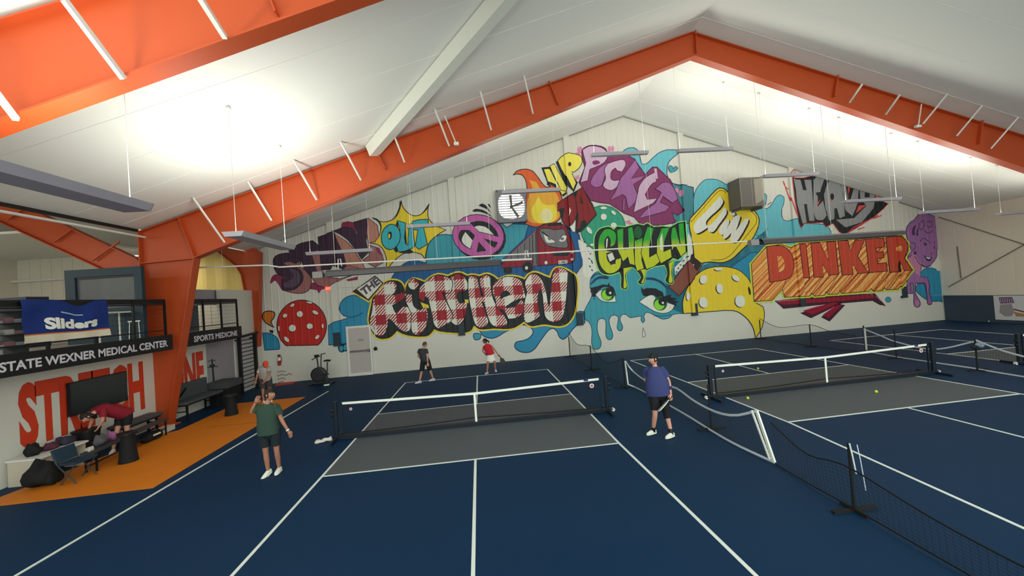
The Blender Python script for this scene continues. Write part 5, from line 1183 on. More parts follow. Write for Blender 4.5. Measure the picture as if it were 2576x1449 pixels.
# exercise bike
b = F(812, 966); t = thing('exercise_bike', 'black air bike with a big fan cage standing against the mural wall', 'exercise bike', (b.x, b.y, 0), rz=0)
bx_ = b.x; by_ = b.y-.05
def q_(x, z, y=0): return Vector((bx_+x, by_+y, z))
MB().bar(q_(-.42,.04,-.0), q_(.42,.04), .08, .06).build('floor_rail', M_blk, t)
for xx in (-.42, .42): MB().bar(q_(xx,.035,-.28), q_(xx,.035,.28), .07, .06, up=(0,0,1)).build('stabiliser', M_blk, t)
fc = q_(-.12,.44); m_ = MB(); m_.tube([fc+Vector((0,-.10,0)), fc+Vector((0,-.07,0)), fc+Vector((0,.07,0)), fc+Vector((0,.10,0))], [.24,.32,.32,.24], 24); m_.build('fan_cage', mat('cage', (34,40,42), .5), t)
rg = MB()
for k in range(4): rg.tube([fc+Vector((math.cos(j*math.pi/10)*(.08+k*.055), -.105-.0*k, math.sin(j*math.pi/10)*(.08+k*.055))) for j in range(21)], .006, 5, cap=False)
rg.build('cage_ring', mat('ring', (70,76,78), .4), t)
MB().tube([q_(-.12,.7), q_(-.16,1.22)], .03, 8).build('handle_post', M_blk, t); MB().tube([q_(-.02,.5), q_(.0,1.0), q_(.04,1.32)], .025, 8).build('swing_arm', M_dgray, t)
MB().tube([q_(.03,1.31,-.02), q_(.24,1.34,-.06)], .018, 8).build('grip', M_blk, t); MB().tube([q_(-.3,1.12,-.2), q_(-.14,1.2), q_(-.10,1.2,.2)], .022, 8).build('grip', M_blk, t)
MB().box(q_(-.24,1.2,-.07), q_(-.07,1.3,.05)).build('console', M_blk, t)
MB().tube([q_(.2,.1), q_(.24,.55), q_(.27,.95)], .028, 8).build('seat_post', M_dgray, t); MB().loft([q_(.12,1.0), q_(.25,1.02), q_(.38,1.0)], [(.04,.03),(.09,.04),(.13,.04)], side=(0,1,0), n=14).build('saddle', M_bkf, t, smooth=True)
MB().tube([q_(.1,.42,-.14), q_(.1,.42,.14)], .05, 10).build('crank', M_blk, t); MB().box(q_(.2,.43,-.22), q_(.36,.47,-.12)).build('pedal', M_blk, t); MB().box(q_(-.42,.33,.12), q_(-.28,.37,.22)).build('pedal', M_blk, t)
MB().loft([q_(.05,.12), q_(.12,.42), q_(.25,.2)], [(.07,.05)]*3, side=(0,1,0), n=12).build('chain_cover', mat('cage', (34,40,42)), t)
o = MB().box(q_(.22,0,-.42), q_(.42,.05,-.3)).build('white_pad', M_tape); tag(o, 'small white pad on the floor by the exercise bike', 'pad')
# ---------------------------------------------------------------- things on the balcony
M_bann = mat('banner_blue', (14, 46, 118), .6, var=.12, scale=2.5)
ya, yb = PX(52, 800, XF+.03).y, PX(272, 800, XF+.03).y; XB = XF+.03
t = thing('team_banner', 'royal blue fabric banner with white lettering draped over the balcony railing', 'banner', (XB, (ya+yb)/2, 3.3))
NU, NV = 26, 12; vs = []
def bp_(u, v, off=0): # u along, v down
    sag = .16*math.exp(-((u-.62)/.16)**2) if v < .6 else .16*math.exp(-((u-.62)/.16)**2)*max(0, (1-v)/.4)
    z = 3.93-sag*(1-v)-v*.92-.06*u*v*0
    x = XB+.012*math.sin(u*17+v*3)+.02*math.sin(v*9+u*5)*(.3+abs(u-.6))+off
    return Vector((x, ya+(yb-ya)*u+.03*v, z))
def bsheet(v0, v1, m_, nm, off=0):
    vs = []; fs = []; nv = max(1, int((v1-v0)*NV+.5))
    for j in range(nv+1):
        for i in range(NU+1): vs.append(bp_(i/NU, v0+(v1-v0)*j/nv, off))
    for j in range(nv):
        for i in range(NU): a_ = j*(NU+1)+i; fs.append((a_, a_+1, a_+NU+2, a_+NU+1))
    return MB().add(vs, fs).build(nm, m_, t, smooth=True)
bsheet(0, .80, M_bann, 'blue_field'); bsheet(.80, .83, mat('banner_orange', (206,104,34), .6), 'orange_stripe', .001); bsheet(.83, 1.0, mat('banner_cream', (214,208,186), .7), 'white_hem', .001)
ts, fs = text_mesh('Sliders', .05); MB().add([bp_(.22+.62*a_+.0, .72-.29*b_, .012) for a_, b_ in ts], fs).build('lettering', M_tape, t)
MB().add([bp_(.40+.26*a_, .31-.035*b_, .014) for a_, b_ in ((0,0),(.33,0),(.66,0),(1,0),(1,1),(.66,1),(.33,1),(0,1))], [(0,1,6,7),(1,2,5,6),(2,3,4,5)]).build('small_print', mat('banner_sky', (150,190,210), .6), t)
# balcony furniture seen through the rail
y1_ = PX(303, 800, -9.7).y
t = thing('balcony_table', 'white high table on the balcony right of the blue banner', 'table', (-9.9, y1_, 2.78))
MB().box((-10.2, y1_-.45, 3.58), (-9.6, y1_+.25, 3.62)).build('top', M_tape, t)
for yy in (y1_-.4, y1_+.2): MB().tube([(-9.9, yy, 2.78), (-9.9, yy, 3.58)], .02, 8).build('leg', M_tape, t)
t = thing('balcony_stool', 'white stool beside the high table on the balcony', 'stool', (-9.6, y1_+.5, 2.78))
MB().box((-9.75, y1_+.28, 3.30), (-9.45, y1_+.52, 3.34)).build('seat', M_tape, t)
for a_, b_ in ((-.12,-.12),(.12,-.12),(-.12,.12),(.12,.12)): MB().tube([(-9.6+a_*1.2, y1_+.4+b_*.9, 2.78), (-9.6+a_, y1_+.4+b_*.8, 3.3)], .012, 6).build('leg', M_tape, t)
y2_ = PX(22, 820, -9.7).y
t = thing('merchandise_rack', 'rack of pale folded clothing behind the railing at the far left', 'rack', (-9.8, y2_, 2.78))
for z_ in (2.95, 3.2, 3.45, 3.7): MB().box((-10.1, y2_-.35, z_), (-9.6, y2_+.25, z_+.02)).build('shelf', M_dgray, t)
for yy in (y2_-.35, y2_+.25): MB().box((-10.1, yy-.01, 2.78), (-9.6, yy+.01, 3.8)).build('side', M_dgray, t)
cc = [(180,176,172), (150,110,116), (170,168,176), (120,126,126), (190,186,180), (160,130,130)]
k_ = 0
for z_ in (2.97, 3.22, 3.47):
    for j in range(3):
        o = MB().box((-10.0, y2_-.33+j*.19, z_), (-9.62, y2_-.33+j*.19+.16, z_+.05+.03*((j+k_) % 3))).build('folded_clothes', mat('cloth_%d' % (k_ % 6), cc[k_ % 6], .8))
        tag(o, '%s folded clothes, %s on the %s shelf of the balcony rack' % (['pale grey','dusty pink','light lavender-grey','slate green','off-white','faded rose'][k_ % 6], ['first','second','third'][j], {2.97:'lowest',3.22:'middle',3.47:'upper'}[z_]), 'clothing', 'folded clothes on the balcony rack'); k_ += 1
# dark booth seen behind the short railing
o = MB().box((-10.9, 6.6, 2.4), (-10.2, 8.0, 4.0)).build('x', M_dgray) if False else None
cu = MB(); yy0 = 3.4
for i in range(16): cu.add([(-10.3+.03*(i % 2), yy0+i*.14, 2.80), (-10.3+.03*((i+1) % 2), yy0+(i+1)*.14, 2.80), (-10.3+.03*((i+1) % 2), yy0+(i+1)*.14, 3.75), (-10.3+.03*(i % 2), yy0+i*.14, 3.75)], [(0,1,2,3)])
tag(cu.build('pleated_curtain', mat('curtain_slate', (84, 90, 98), .8)), 'slate pleated curtain behind the short balcony railing', 'curtain')
o = MB().box((-10.36, 3.3, 3.75), (-10.2, 8.3, 4.35)).build('bulkhead', mat('bulkhead_lav', (160,156,162), .6)); tag(o, 'pale lavender bulkhead above the pleated curtain', 'wall panel')
# ================================================================== PEOPLE
def skin_mesh(verts, edges, radii, sub=1):
    me = bpy.data.meshes.new('s'); me.from_pydata([tuple(v) for v in verts], edges, []); o = bpy.data.objects.new('s', me); COL.objects.link(o)
    sm_ = o.modifiers.new('s', 'SKIN'); sm_.use_smooth_shade = True
    for i, r in enumerate(radii): me.skin_vertices[0].data[i].radius = (r, r) if isinstance(r, (int, float)) else r
    me.skin_vertices[0].data[0].use_root = True
    ss = o.modifiers.new('u', 'SUBSURF'); ss.levels = sub; ss.render_levels = sub
    dg = bpy.context.evaluated_depsgraph_get(); ev = bpy.data.meshes.new_from_object(o.evaluated_get(dg))
    vs = [v.co.copy() for v in ev.vertices]; fs = [tuple(p.vertices) for p in ev.polygons]
    bpy.data.objects.remove(o, do_unlink=True); bpy.data.meshes.remove(me); bpy.data.meshes.remove(ev); return vs, fs
def V3(*a): return Vector(a)
def hand(mb, wr, dr, side, curl=.5, s=1.0):
    """palm and five separate bent fingers; dr = finger direction, side = thumb side"""
    dr = Vector(dr).normalized(); side = (Vector(side)-dr*Vector(side).dot(dr)).normalized(); nrm = dr.cross(side)
    mb.loft([wr, wr+dr*.03*s, wr+dr*.075*s, wr+dr*.095*s], [(.022*s,.018*s),(.036*s,.017*s),(.042*s,.016*s),(.038*s,.012*s)], side=side, n=10)
    for i, (o_, l_) in enumerate(((.031,.072),(.010,.080),(-.011,.074),(-.031,.058))):
        b = wr+dr*.088*s+side*o_*s; d1 = (dr+nrm*curl*.5).normalized(); d2 = (dr+nrm*curl*1.4).normalized(); d3 = (dr*.5+nrm*curl*2.2).normalized()
        mb.tube([b-dr*.02*s, b+d1*l_*.42*s, b+d1*l_*.42*s+d2*l_*.33*s, b+d1*l_*.42*s+d2*l_*.33*s+d3*l_*.28*s], [.0095*s,.009*s,.008*s,.006*s], 6)
    b = wr+dr*.025*s+side*.026*s; d1 = (dr*.7+side*.8+nrm*.2).normalized(); d2 = (dr*.95+side*.25+nrm*curl*.7).normalized()
    mb.tube([b-side*.012*s, b+d1*.035*s, b+d1*.035*s+d2*.03*s, b+d1*.035*s+d2*.052*s], [.012*s,.0115*s,.010*s,.007*s], 6)
def head(mb, c_, fw, up, s=1.0):
    fw = Vector(fw).normalized(); up = (Vector(up)-fw*Vector(up).dot(fw)).normalized(); rt = fw.cross(up); M = Matrix((rt, fw, up)).transposed()
    m2 = MB(); m2.ball((0,0,0), 1, 20, 14)
    for v in m2.v:
        x, y, z = v; w = .078*(1-.22*max(0,-z)**1.5); d_ = .098; 
        nx_ = x*w; ny = y*(d_ if y < 0 else d_*(.92+.0*z)); nz = z*.118
        if z < 0 and y > 0: ny += .012*(-z); 
        if y > .85 and -.35 < z < .15: ny += .022*max(0, 1-abs(x)/.28)*(1-abs(z+.12)/.3 if abs(z+.12) < .3 else 0)
        if y > .6 and .05 < z < .3 and .2 < abs(x) < .6: ny -= .006
        mb_v = c_+M @ (Vector((nx_, ny, nz))*s); v.x, v.y, v.z = mb_v
    mb.add(m2.v, m2.f)
    mb.loft([c_+(fw*.088+up*.012)*s, c_+(fw*.112-up*.024)*s, c_+(fw*.094-up*.034)*s], [(.008*s,.008*s),(.014*s,.010*s),(.010*s,.006*s)], side=rt, n=8)
    for sg in (-1, 1): mb.ball(c_+(rt*sg*.078-fw*.008+up*.0)*s, (.012*s, .02*s, .03*s), 8, 6, M=M)
    return M, rt, fw, up
def person(label, J, skin, shirt, shorts, shoe, **kw):
    """J: joints in world space. Clothes are lofts that follow the body and end in open hems."""
    t = thing('person', label, 'person', tuple(J['base'])); s = kw.get('s', 1.0); stout = kw.get('stout', 1.0)
    keys = ['pel','spi','che','nek','hdb','shl','ell','wrl','shr','elr','wrr','hpl','knl','anl','hpr','knr','anr']
    idx = {k: i for i, k in enumerate(keys)}
    J = dict(J); J.setdefault('spi', lerp(J['pel'], J['che'], .5)); J['hdb'] = lerp(J['nek'], J['head'], .55)
    R = dict(pel=.10*stout, spi=.092*stout, che=.098*min(stout,1.2), nek=.05, hdb=.053, shl=.045, shr=.045, ell=.040, elr=.040, wrl=.026, wrr=.026, hpl=.082*min(stout,1.15), hpr=.082*min(stout,1.15), knl=.054, knr=.054, anl=.036, anr=.036)
    vs = [J[k] for k in keys]; rad = [R[k]*s for k in keys]
    E_ = [('pel','spi'),('spi','che'),('che','nek'),('nek','hdb'),('che','shl'),('shl','ell'),('ell','wrl'),('che','shr'),('shr','elr'),('elr','wrr'),('pel','hpl'),('hpl','knl'),('knl','anl'),('pel','hpr'),('hpr','knr'),('knr','anr')]
    # calves: an extra vertex each
    ed = [(idx[a_], idx[b_]) for a_, b_ in E_ if a_ not in ('knl','knr')]
    for k in ('l', 'r'):
        vs.append(lerp(J['kn'+k], J['an'+k], .32)); rad.append(.056*s); ed += [(idx['kn'+k], len(vs)-1), (len(vs)-1, idx['an'+k])]
    v_, f_ = skin_mesh(vs, ed, rad); mb = MB(); mb.add(v_, f_)
    for k in ('l', 'r'):
        d_ = (J['wr'+k]-J['el'+k]).normalized(); d_ = (d_*.7+Vector(J.get('hd'+k, d_))*.6).normalized(); hand(mb, J['wr'+k]-d_*.01, d_, J.get('th'+k, J['face']), kw.get('curl', .5), s)
    M, rt, fw, up = head(mb, J['head'], J['face'], J.get('up', (0,0,1)), s)
    o = mb.build('body', skin, t, smooth=True)
    hc = J['head']
    for sg in (-1, 1):
        MB().ball(hc+(rt*sg*.030+fw*.0835+up*.012)*s, .0105*s, 8, 6).build('eye', mat('eye_white', (225,222,216), .3), t); ey_ = COL.objects[-1]
        MB().ball(hc+(rt*sg*.030+fw*.092+up*.012)*s, .0052*s, 6, 5).build('pupil', M_blk, ey_)
    MB().loft([hc+(fw*.098-up*.058-rt*.024)*s, hc+(fw*.108-up*.056)*s, hc+(fw*.098-up*.058+rt*.024)*s], [(.003,.002),(.007,.005),(.003,.002)], side=up, n=8).build('mouth', mat('lips', (150,84,78), .5), t)
    # hair cap
    def cap_shell(m_, nm, k_=1.07, low=-.1, frontcut=.35):
        m2 = MB(); m2.ball((0,0,0), 1, 20, 14); keep = []
        for f in m2.f:
            c = sum((m2.v[i] for i in f), Vector())/len(f)
            lim = low if c.y < .25 else frontcut
            if c.z > lim: keep.append(f)
        m3 = MB(); m3.v = [hc+M @ (Vector((v.x*.079*k_, v.y*.099*k_-.004, v.z*.118*k_+.004))*s) for v in m2.v]; m3.f = keep; m3.mi = [0]*len(keep)
        o = m3.build(nm, m_, t, smooth=True); sd = o.modifiers.new('t', 'SOLIDIFY'); sd.thickness = .006; return o
    if kw.get('hair'): cap_shell(kw['hair'], 'hair', 1.06, kw.get('hlow', -.35), .5)
    if kw.get('cap'):
        cap_shell(kw['cap'], 'cap', 1.12, .12, .2)
        if kw.get('brim', True):
            bd = kw.get('brimdir', 1); MB().loft([hc+(fw*bd*.07+up*.048)*s, hc+(fw*bd*.15+up*.038)*s, hc+(fw*bd*.18+up*.028)*s], [(.075*s,.006),(.062*s,.005),(.03*s,.003)], side=rt, n=14).build('cap_brim', kw['cap'], t)
    if kw.get('pony'): MB().loft([hc+(-fw*.10+up*.02)*s, hc+(-fw*.14-up*.01)*s, hc+(-fw*.15-up*.07)*s, hc+(-fw*.14-up*.13)*s], [(.025,.025),(.035,.03),(.03,.028),(.01,.01)], side=rt, n=10).build('ponytail', kw['hair'], t, smooth=True)
    if kw.get('longhair'): MB().loft([hc+(-fw*.03+up*.05)*s, hc+(-fw*.06-up*.06)*s, hc+(-fw*.05-up*.18)*s], [(.085,.06),(.095,.06),(.07,.03)], side=rt, n=14).build('long_hair', kw['hair'], t, smooth=True)
    # shirt
    sd_ = (J['shr']-J['shl']).normalized(); w_ = (J['shr']-J['shl']).length/2
    hem = kw.get('hem', 0.0); pel, che, nek = J['pel'], J['che'], J['nek']; ax = (che-pel).normalized()
    m_ = MB(); hb = pel-ax*hem
    m_.loft([hb, pel+ax*.05, lerp(pel, che, .55), lerp(pel, che, .95), lerp(che, nek, .35), lerp(che, nek, .60), lerp(che, nek, .80), lerp(che, nek, .93)],
            [(.182*stout*s,.145*stout*s), (.182*stout*s,.145*stout*s), (.172*stout*s,.138*stout*s), ((w_+.026),.135*min(stout,1.25)*s), ((w_+.024),.125*s), (w_*.84,.105*s), (.105*s,.080*s), (.062*s,.060*s)], side=sd_, n=24, cap=False, sq=2.3)
    if kw.get('sleeve', True):
        for k in ('l', 'r'):
            sh, el = J['sh'+k], J['el'+k]; ln = kw.get('sl', .62); i_ = (che-sh).normalized(); m_.ball(sh+i_*.012+V3(0,0,-.004), .071*s, 14, 10)
            m_.loft([sh+i_*.12-V3(0,0,.01), sh+i_*.05-V3(0,0,.004), sh+(el-sh)*.06, lerp(sh, el, ln*.5), lerp(sh, el, ln)], [(.058*s,.058*s),(.068*s,.068*s),(.073*s,.073*s),(.074*s,.072*s),(.076*s,.070*s)], side=(J['face'] if abs((el-sh).normalized().dot(Vector(J['face']).normalized())) < .9 else (0,0,1)), n=16, cap=False)
    o = m_.build('shirt', shirt, t, smooth=True)
    # shorts or skirt
    m_ = MB(); hipm = (J['hpl']+J['hpr'])/2; sh_ = kw.get('shortlen', .85)
    if kw.get('skirt'):
        m_.loft([pel+ax*.04, pel-V3(0,0,.08), pel-V3(0,0,.20), pel-V3(0,0,.30)], [(.15*s,.12*s),(.18*s,.15*s),(.215*s,.18*s),(.235*s,.20*s)], side=sd_, n=26, cap=False)
        o = m_.build('skirt', shorts, t, smooth=True)
    else:
        m_.loft([pel+ax*.05, pel-ax*.02, hipm-V3(0,0,.05)*s, hipm-V3(0,0,.12)*s, hipm-V3(0,0,.15)*s], [(.155*stout*s,.118*stout*s),(.166*stout*s,.126*stout*s),(.156*stout*s,.115*stout*s),(.11*stout*s,.095*stout*s),(.04*s,.05*s)], side=sd_, n=22, cap=True, sq=2.3)
        for k in ('l', 'r'):
            h_, kn = J['hp'+k], J['kn'+k]; out = (h_-hipm).normalized()
            a_ = h_+out*.012+V3(0,0,.03)
            stl = min(stout, 1.15)
            m_.loft([a_, lerp(h_, kn, .3)+out*.01, lerp(h_, kn, sh_*.7), lerp(h_, kn, sh_)], [(.088*stl*s,.10*stl*s),(.098*s*min(stout,1.12),.108*s),(.096*s,.10*s),(.098*s,.10*s)], side=sd_, n=18, cap=False)
        o = m_.build('shorts', shorts, t, smooth=True)
    # shoes and socks
    for k in ('l', 'r'):
        an = J['an'+k]; fd = Vector(J.get('ft'+k, J['face'])); fd.z = 0; fd.normalize(); gz = J['base'].z; z_ = an.z-.085*s; pitch = J.get('pt'+k, 0)
        sd3 = Vector((-fd.y, fd.x, 0)); c0 = Vector((an.x, an.y, z_))
        f2 = (fd+V3(0,0,-pitch)).normalized()
        MB().loft([c0-f2*.075*s+V3(0,0,.045), c0-f2*.05*s+V3(0,0,.05), c0+V3(0,0,.055)+f2*.01, c0+f2*.09*s+V3(0,0,.042), c0+f2*.155*s+V3(0,0,.032), c0+f2*.185*s+V3(0,0,.025)], [(.022*s,.03*s),(.036*s,.045*s),(.040*s,.052*s),(.047*s,.038*s),(.040*s,.028*s),(.018*s,.014*s)], side=sd3, n=16).build('shoe', shoe, t, smooth=True); sh0 = COL.objects[-1]
        MB().loft([c0-f2*.082*s+V3(0,0,.012), c0-f2*.06*s+V3(0,0,.012), c0+f2*.1*s+V3(0,0,.012), c0+f2*.165*s+V3(0,0,.012), c0+f2*.19*s+V3(0,0,.012)], [(.018*s,.012),(.040*s,.012),(.050*s,.012),(.04*s,.012),(.015*s,.010)], side=sd3, n=14).build('sole', kw.get('sole', M_tape), sh0)
        if kw.get('sock'): MB().tube([an+V3(0,0,-.03), an+(J['kn'+k]-an).normalized()*.09], [.044*s,.044*s], 12, cap=False).build('sock', kw['sock'], t, smooth=True)
    return t, dict(M=M, rt=rt, fw=fw, up=up)
def stand(base, h, face, step=(0,0), lean=(0,0), w=.19, foot_gap=.11, yaw=None):
    """upright joints: base = floor point, face = heading; returns joints to adjust"""
    s = h/1.75; f = Vector(face); f.z = 0; f.normalize(); r = f.cross(V3(0,0,1)); b = Vector((base[0], base[1], 0)); L_ = Vector((lean[0], lean[1], 0))
    def p(a_, fwd, z): return b+r*a_*s+f*fwd*s+V3(0,0,z*s)+L_*(z/1.5)
    J = dict(base=b, face=f.copy(), pel=p(0,0,.95), spi=p(0,.01,1.12), che=p(0,0,1.30), nek=p(0,.0,1.48), head=p(0,.025,1.63),
         shl=p(-w,0,1.39), ell=p(-w-.05,-.03,1.11), wrl=p(-w-.06,.03,.87), shr=p(w,0,1.39), elr=p(w+.05,-.03,1.11), wrr=p(w+.06,.03,.87),
         hpl=p(-.095,0,.90), hpr=p(.095,0,.90), knl=p(-foot_gap,.02,.50), knr=p(foot_gap,.02,.50), anl=p(-foot_gap,-.02,.085), anr=p(foot_gap,-.02,.085))
    return J, p, s, r, f
SK1 = mat('skin_fair', (206, 150, 128), .55, var=.04); SK2 = mat('skin_tan', (170, 116, 92), .55, var=.04); SK3 = mat('skin_pale', (214, 176, 158), .55)
H_dk = mat('hair_dark', (34, 28, 26), .7); H_br = mat('hair_brown', (84, 60, 44), .7)
M_wshoe = mat('shoe_white', (226, 228, 214), .6)
def paddle(hand_pt, d, nrm, label, face_m, edge_m, rot=0):
    d = Vector(d).normalized(); n_ = Vector(nrm); n_ = (n_-d*n_.dot(d)).normalized(); s_ = d.cross(n_); t = thing('paddle', label, 'paddle', tuple(hand_pt))
    MB().tube([hand_pt-d*.06, hand_pt+d*.08], .016, 10).build('grip', M_blk, t)
    pts = [(-.012,.06),(-.03,.10),(-.085,.16),(-.10,.22),(-.10,.32),(-.08,.37),(0,.385),(.08,.37),(.10,.32),(.10,.22),(.085,.16),(.03,.10),(.012,.06)]
    MB().prism([hand_pt+s_*a_+d*b_-n_*.007 for a_, b_ in pts], n_*.014).build('blade', face_m, t)
    m_ = MB(); P3 = [hand_pt+s_*a_+d*b_ for a_, b_ in pts]; m_.tube(P3, .009, 6); m_.build('edge_guard', edge_m, t); return t
# --- man in blue
b = F(1664, 1096); b = Vector((b.x, b.y, 0))
J, p, s, r, f = stand(b, 1.80, (-.75, -.35, 0), w=.215)
J['knl'] = b+V3(-.13,-.06,.50); J['anl'] = F(1644,1092)+V3(0,.0,.09); J['knr'] = b+V3(.14,-.02,.49); J['anr'] = F(1690,1100)+V3(0,0,.09); J['hpl'] = b+V3(-.10,-.03,.93); J['hpr'] = b+V3(.11,.02,.93)
J['pel'] = b+V3(0,0,.98); J['che'] = b+V3(-.02,.0,1.34); J['nek'] = b+V3(-.02,.0,1.52); J['head'] = b+V3(-.055,-.02,1.67); J['face'] = V3(-1,-.12,-.08)
J['shl'] = b+V3(-.10,-.16,1.43); J['ell'] = b+V3(-.16,-.22,1.17); J['wrl'] = b+V3(-.2,-.12,.98); J['shr'] = b+V3(.15,.02,1.43); J['elr'] = b+V3(.24,-.06,1.16); J['wrr'] = b+V3(.19,-.20,.93)
J['shl'], J['ell'], J['wrl'] = b+V3(-.15,.14,1.43), b+V3(-.17,.2,1.16), b+V3(-.15,.06,.95)
J['hdr'] = V3(-.25,-.2,-1); J['thr'] = V3(-1,-.4,0); J['ftl'] = V3(-1,-.35,0); J['ftr'] = V3(-1,-.45,0)
person('heavyset man in blue T-shirt, black cap and shorts standing between the courts', J, SK1, mat('tee_blue', (54,62,112), .8), mat('shorts_black', (20,22,26), .8), M_wshoe, stout=1.42, hair=H_dk, cap=mat('cap_black', (28,32,36), .8), brim=False, sock=M_blk, hem=.08, sl=.66, shortlen=.78)
wr = J['wrr']; tb_ = thing('wristband', 'navy wristband on the right forearm of the man in blue', 'wristband', tuple(wr)); a_ = lerp(J['elr'], wr, .42); MB().tube([a_, lerp(J['elr'], wr, .68)], [.046,.042], 14, cap=False).build('band', mat('band_navy', (44,34,92), .8), tb_)
kn = J['knr']; kb = thing('knee_sleeve', 'black sleeve on the left knee of the man in blue', 'knee brace', tuple(kn)); MB().loft([kn+V3(-.005,.0,.16), kn+V3(0,0,0), lerp(kn, J['anr'], .28)], [(.082,.084),(.074,.076),(.066,.068)], n=16, cap=False).build('sleeve', mat('shorts_black', (20,22,26)), kb, smooth=True)
hp = wr+V3(-.03,-.03,-.07); paddle(hp, (-.78,-.10,-.62), V3(-.78,-.10,-.62).cross(V3(.41,.91,-.1)), 'white-edged paddle in the hand of the man in blue', mat('paddle_white', (214,214,206), .5), M_tape)
# --- woman in dark green tee, bat raised behind the head
b = F(683, 1198); b = Vector((b.x, b.y, 0))
J, p, s, r, f = stand(b, 1.74, (.9, .3, 0), w=.17)
J['anl'] = F(672,1198)+V3(0,.05,.09); J['anr'] = F(700,1190)+V3(0,.05,.09); J['hpl'] = b+V3(-.09,.0,.90); J['hpr'] = b+V3(.10,.02,.90); J['knl'] = b+V3(-.08,-.0,.49); J['knr'] = b+V3(.12,.02,.49)
J['pel'] = b+V3(0,0,.96); J['che'] = b+V3(0,.0,1.30); J['nek'] = b+V3(.01,0,1.47); J['head'] = b+V3(.06,.0,1.63); J['face'] = V3(1,-.15,-.1)
J['shl'] = b+V3(-.17,0,1.40); J['ell'] = b+V3(-.30,-.05,1.30); J['wrl'] = b+V3(-.16,-.10,1.52); J['hdl'] = V3(.5,-.1,.9); J['thl'] = V3(1,0,0)
J['shr'] = b+V3(.18,0,1.38); J['elr'] = b+V3(.28,-.03,1.10); J['wrr'] = b+V3(.40,-.05,.88); J['ftl'] = V3(-.35,-1,0); J['ftr'] = V3(.1,-1,0); J['ptl'] = .35
person('woman in dark green T-shirt and dark shorts walking left of the near court', J, SK2, mat('tee_green', (46,68,58), .85), mat('shorts_teal', (24,34,40), .85), M_wshoe, stout=1.12, hair=H_dk, hlow=-.45, hem=.10, sl=.6, shortlen=.72)
wr = J['wrr']; q = thing('bracelet', 'white bracelet on the wrist of the woman in green', 'bracelet', tuple(wr)); MB().tube([lerp(J['elr'], wr, .86), lerp(J['elr'], wr, .95)], .033, 12, cap=False).build('band', M_tape, q)
# --- person in grey behind with red cap
b = F(672, 1012); b = Vector((b.x, b.y, 0))
J, p, s, r, f = stand(b, 1.68, (.5, -.8, 0), w=.17)
J['che'] = b+V3(.06,-.12,1.20); J['nek'] = b+V3(.12,-.2,1.34); J['head'] = b+V3(.17,-.28,1.43); J['face'] = V3(.5,-.6,-.6); J['up'] = V3(.3,-.3,1)
J['shl'] = b+V3(-.12,-.08,1.28); J['ell'] = b+V3(-.2,-.18,1.02); J['wrl'] = b+V3(-.18,-.32,.84); J['shr'] = b+V3(.22,-.16,1.28); J['elr'] = b+V3(.28,-.3,1.05); J['wrr'] = b+V3(.2,-.42,.88)
person('person in light grey shirt and red-orange cap leaning behind the woman in green', J, SK2, mat('tee_gray', (172,170,168), .85), mat('shorts_gray', (60,58,60), .85), M_wshoe, hair=H_dk, cap=mat('cap_red', (214,72,40), .7), hem=.05)
# --- man in charcoal tee by the far baseline
b = F(1073, 963); b = Vector((b.x, b.y, 0))
J, p, s, r, f = stand(b, 1.68, (.8, .5, 0), w=.18)
J['anl'] = F(1056,964)+V3(0,0,.09); J['anr'] = F(1090,958)+V3(0,0,.09); J['knl'] = b+V3(-.16,0,.47); J['knr'] = b+V3(.17,.05,.48); J['hpl'] = b+V3(-.07,.02,.88); J['hpr'] = b+V3(.09,-.02,.88)
J['pel'] = b+V3(.0,0,.94); J['che'] = b+V3(-.06,0,1.24); J['nek'] = b+V3(-.03,0,1.40); J['head'] = b+V3(.04,.0,1.53); J['face'] = V3(.75,.65,-.1)
J['shl'] = b+V3(-.19,.08,1.33); J['ell'] = b+V3(-.28,.1,1.10); J['wrl'] = b+V3(-.2,.2,.95); J['shr'] = b+V3(.09,-.10,1.33); J['elr'] = b+V3(.13,-.15,1.06); J['wrr'] = b+V3(.12,-.16,.82); J['ftl'] = V3(-.9,-.4,0); J['ftr'] = V3(-.9,-.35,0)
person('man in charcoal T-shirt and black shorts walking along the far baseline', J, SK1, mat('tee_charcoal', (52,58,66), .85), mat('shorts_dark', (30,32,30), .85), mat('shoe_lilac', (190,188,206), .6), stout=1.0, hair=H_br, hem=.06, sl=.55, shortlen=.95, hlow=-.2)
# --- woman in red tank top
b = F(1238, 940); b = Vector((b.x, b.y, 0))
J, p, s, r, f = stand(b, 1.56, (-.5, .85, 0), w=.155)
J['anl'] = F(1226,941)+V3(0,0,.09); J['anr'] = F(1247,937)+V3(0,0,.13); J['hpl'] = b+V3(-.10,0,.82); J['hpr'] = b+V3(.08,0,.82); J['knl'] = b+V3(-.15,0,.45); J['knr'] = b+V3(.14,0,.46)
J['pel'] = b+V3(-.02,0,.86); J['che'] = b+V3(-.12,0,1.14); J['nek'] = b+V3(-.15,0,1.28); J['head'] = b+V3(-.20,.02,1.39); J['face'] = V3(-1,.25,-.25)
J['shl'] = b+V3(-.27,.03,1.20); J['ell'] = b+V3(-.33,.02,.98); J['wrl'] = b+V3(-.22,.12,.84); J['shr'] = b+V3(.04,-.02,1.20); J['elr'] = b+V3(.18,-.03,1.00); J['wrr'] = b+V3(.31,-.05,.80); J['ftl'] = V3(-.5,-.85,0); J['ftr'] = V3(.1,-1,0)
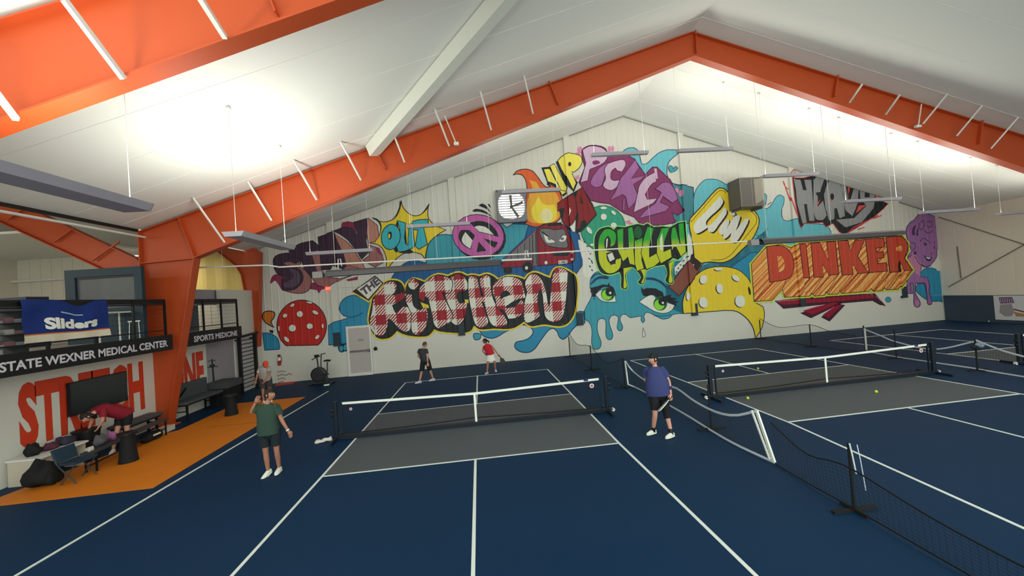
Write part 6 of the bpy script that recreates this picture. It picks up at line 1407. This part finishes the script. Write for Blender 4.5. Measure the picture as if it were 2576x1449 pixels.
person('woman in red tank top, white skirt and dark visor at the far baseline', J, SK2, mat('tank_red', (186,28,46), .8), mat('skirt_white', (228,230,220), .8), mat('shoe_lilac', (190,188,206)), hair=H_dk, cap=mat('cap_black', (28,32,36)), pony=True, sleeve=False, skirt=True, hem=.06, s=.95)
paddle(J['wrr']+V3(.06,-.01,-.08), (.45,-.05,-.9), (.5,-.8,.1), 'dark paddle hanging from the right hand of the woman in red', mat('paddle_dark', (60,56,46), .6), M_blk)
# --- person in maroon bending over the table
b = Vector((-9.2, .64, 0))
J, p, s, r, f = stand(b, 1.72, (-.85, -.35, 0), w=.18)
fdir = V3(-.72,-.69,0).normalized(); fdir = V3(-.35,-.93,0)
J['pel'] = b+V3(.02,.36,.93); J['spi'] = J['pel']+fdir*.22+V3(0,0,.16); J['che'] = J['pel']+fdir*.43+V3(0,0,.24); J['nek'] = J['pel']+fdir*.60+V3(0,0,.20); J['head'] = J['pel']+fdir*.75+V3(0,0,.14); J['face'] = fdir*.6+V3(0,0,-.8); J['up'] = fdir+V3(0,0,.3)
sv = V3(.93,-.35,0)
J['shl'] = J['che']+fdir*.08-sv*.17; J['shr'] = J['che']+fdir*.08+sv*.17; J['ell'] = J['shl']+V3(-.02,-.05,-.26); J['wrl'] = J['ell']+V3(-.1,.02,-.2); J['elr'] = J['shr']+V3(.0,-.03,-.26); J['wrr'] = J['elr']+V3(-.14,.04,-.16)
J['hpl'] = J['pel']+V3(-.08,.03,-.05); J['hpr'] = J['pel']+V3(.09,-.02,-.05); J['knl'] = b+V3(-.08,.24,.48); J['knr'] = b+V3(.12,.30,.48); J['anl'] = b+V3(-.08,.12,.09); J['anr'] = b+V3(.14,.36,.09); J['ftl'] = V3(.4,-.9,0); J['ftr'] = V3(.7,-.6,0)
person('person in maroon T-shirt and black shorts bending over beside the television', J, SK1, mat('tee_maroon', (132,24,42), .85), mat('shorts_black', (20,22,26)), M_wshoe, stout=1.12, hair=H_dk, longhair=True, hem=.05, shortlen=.62)
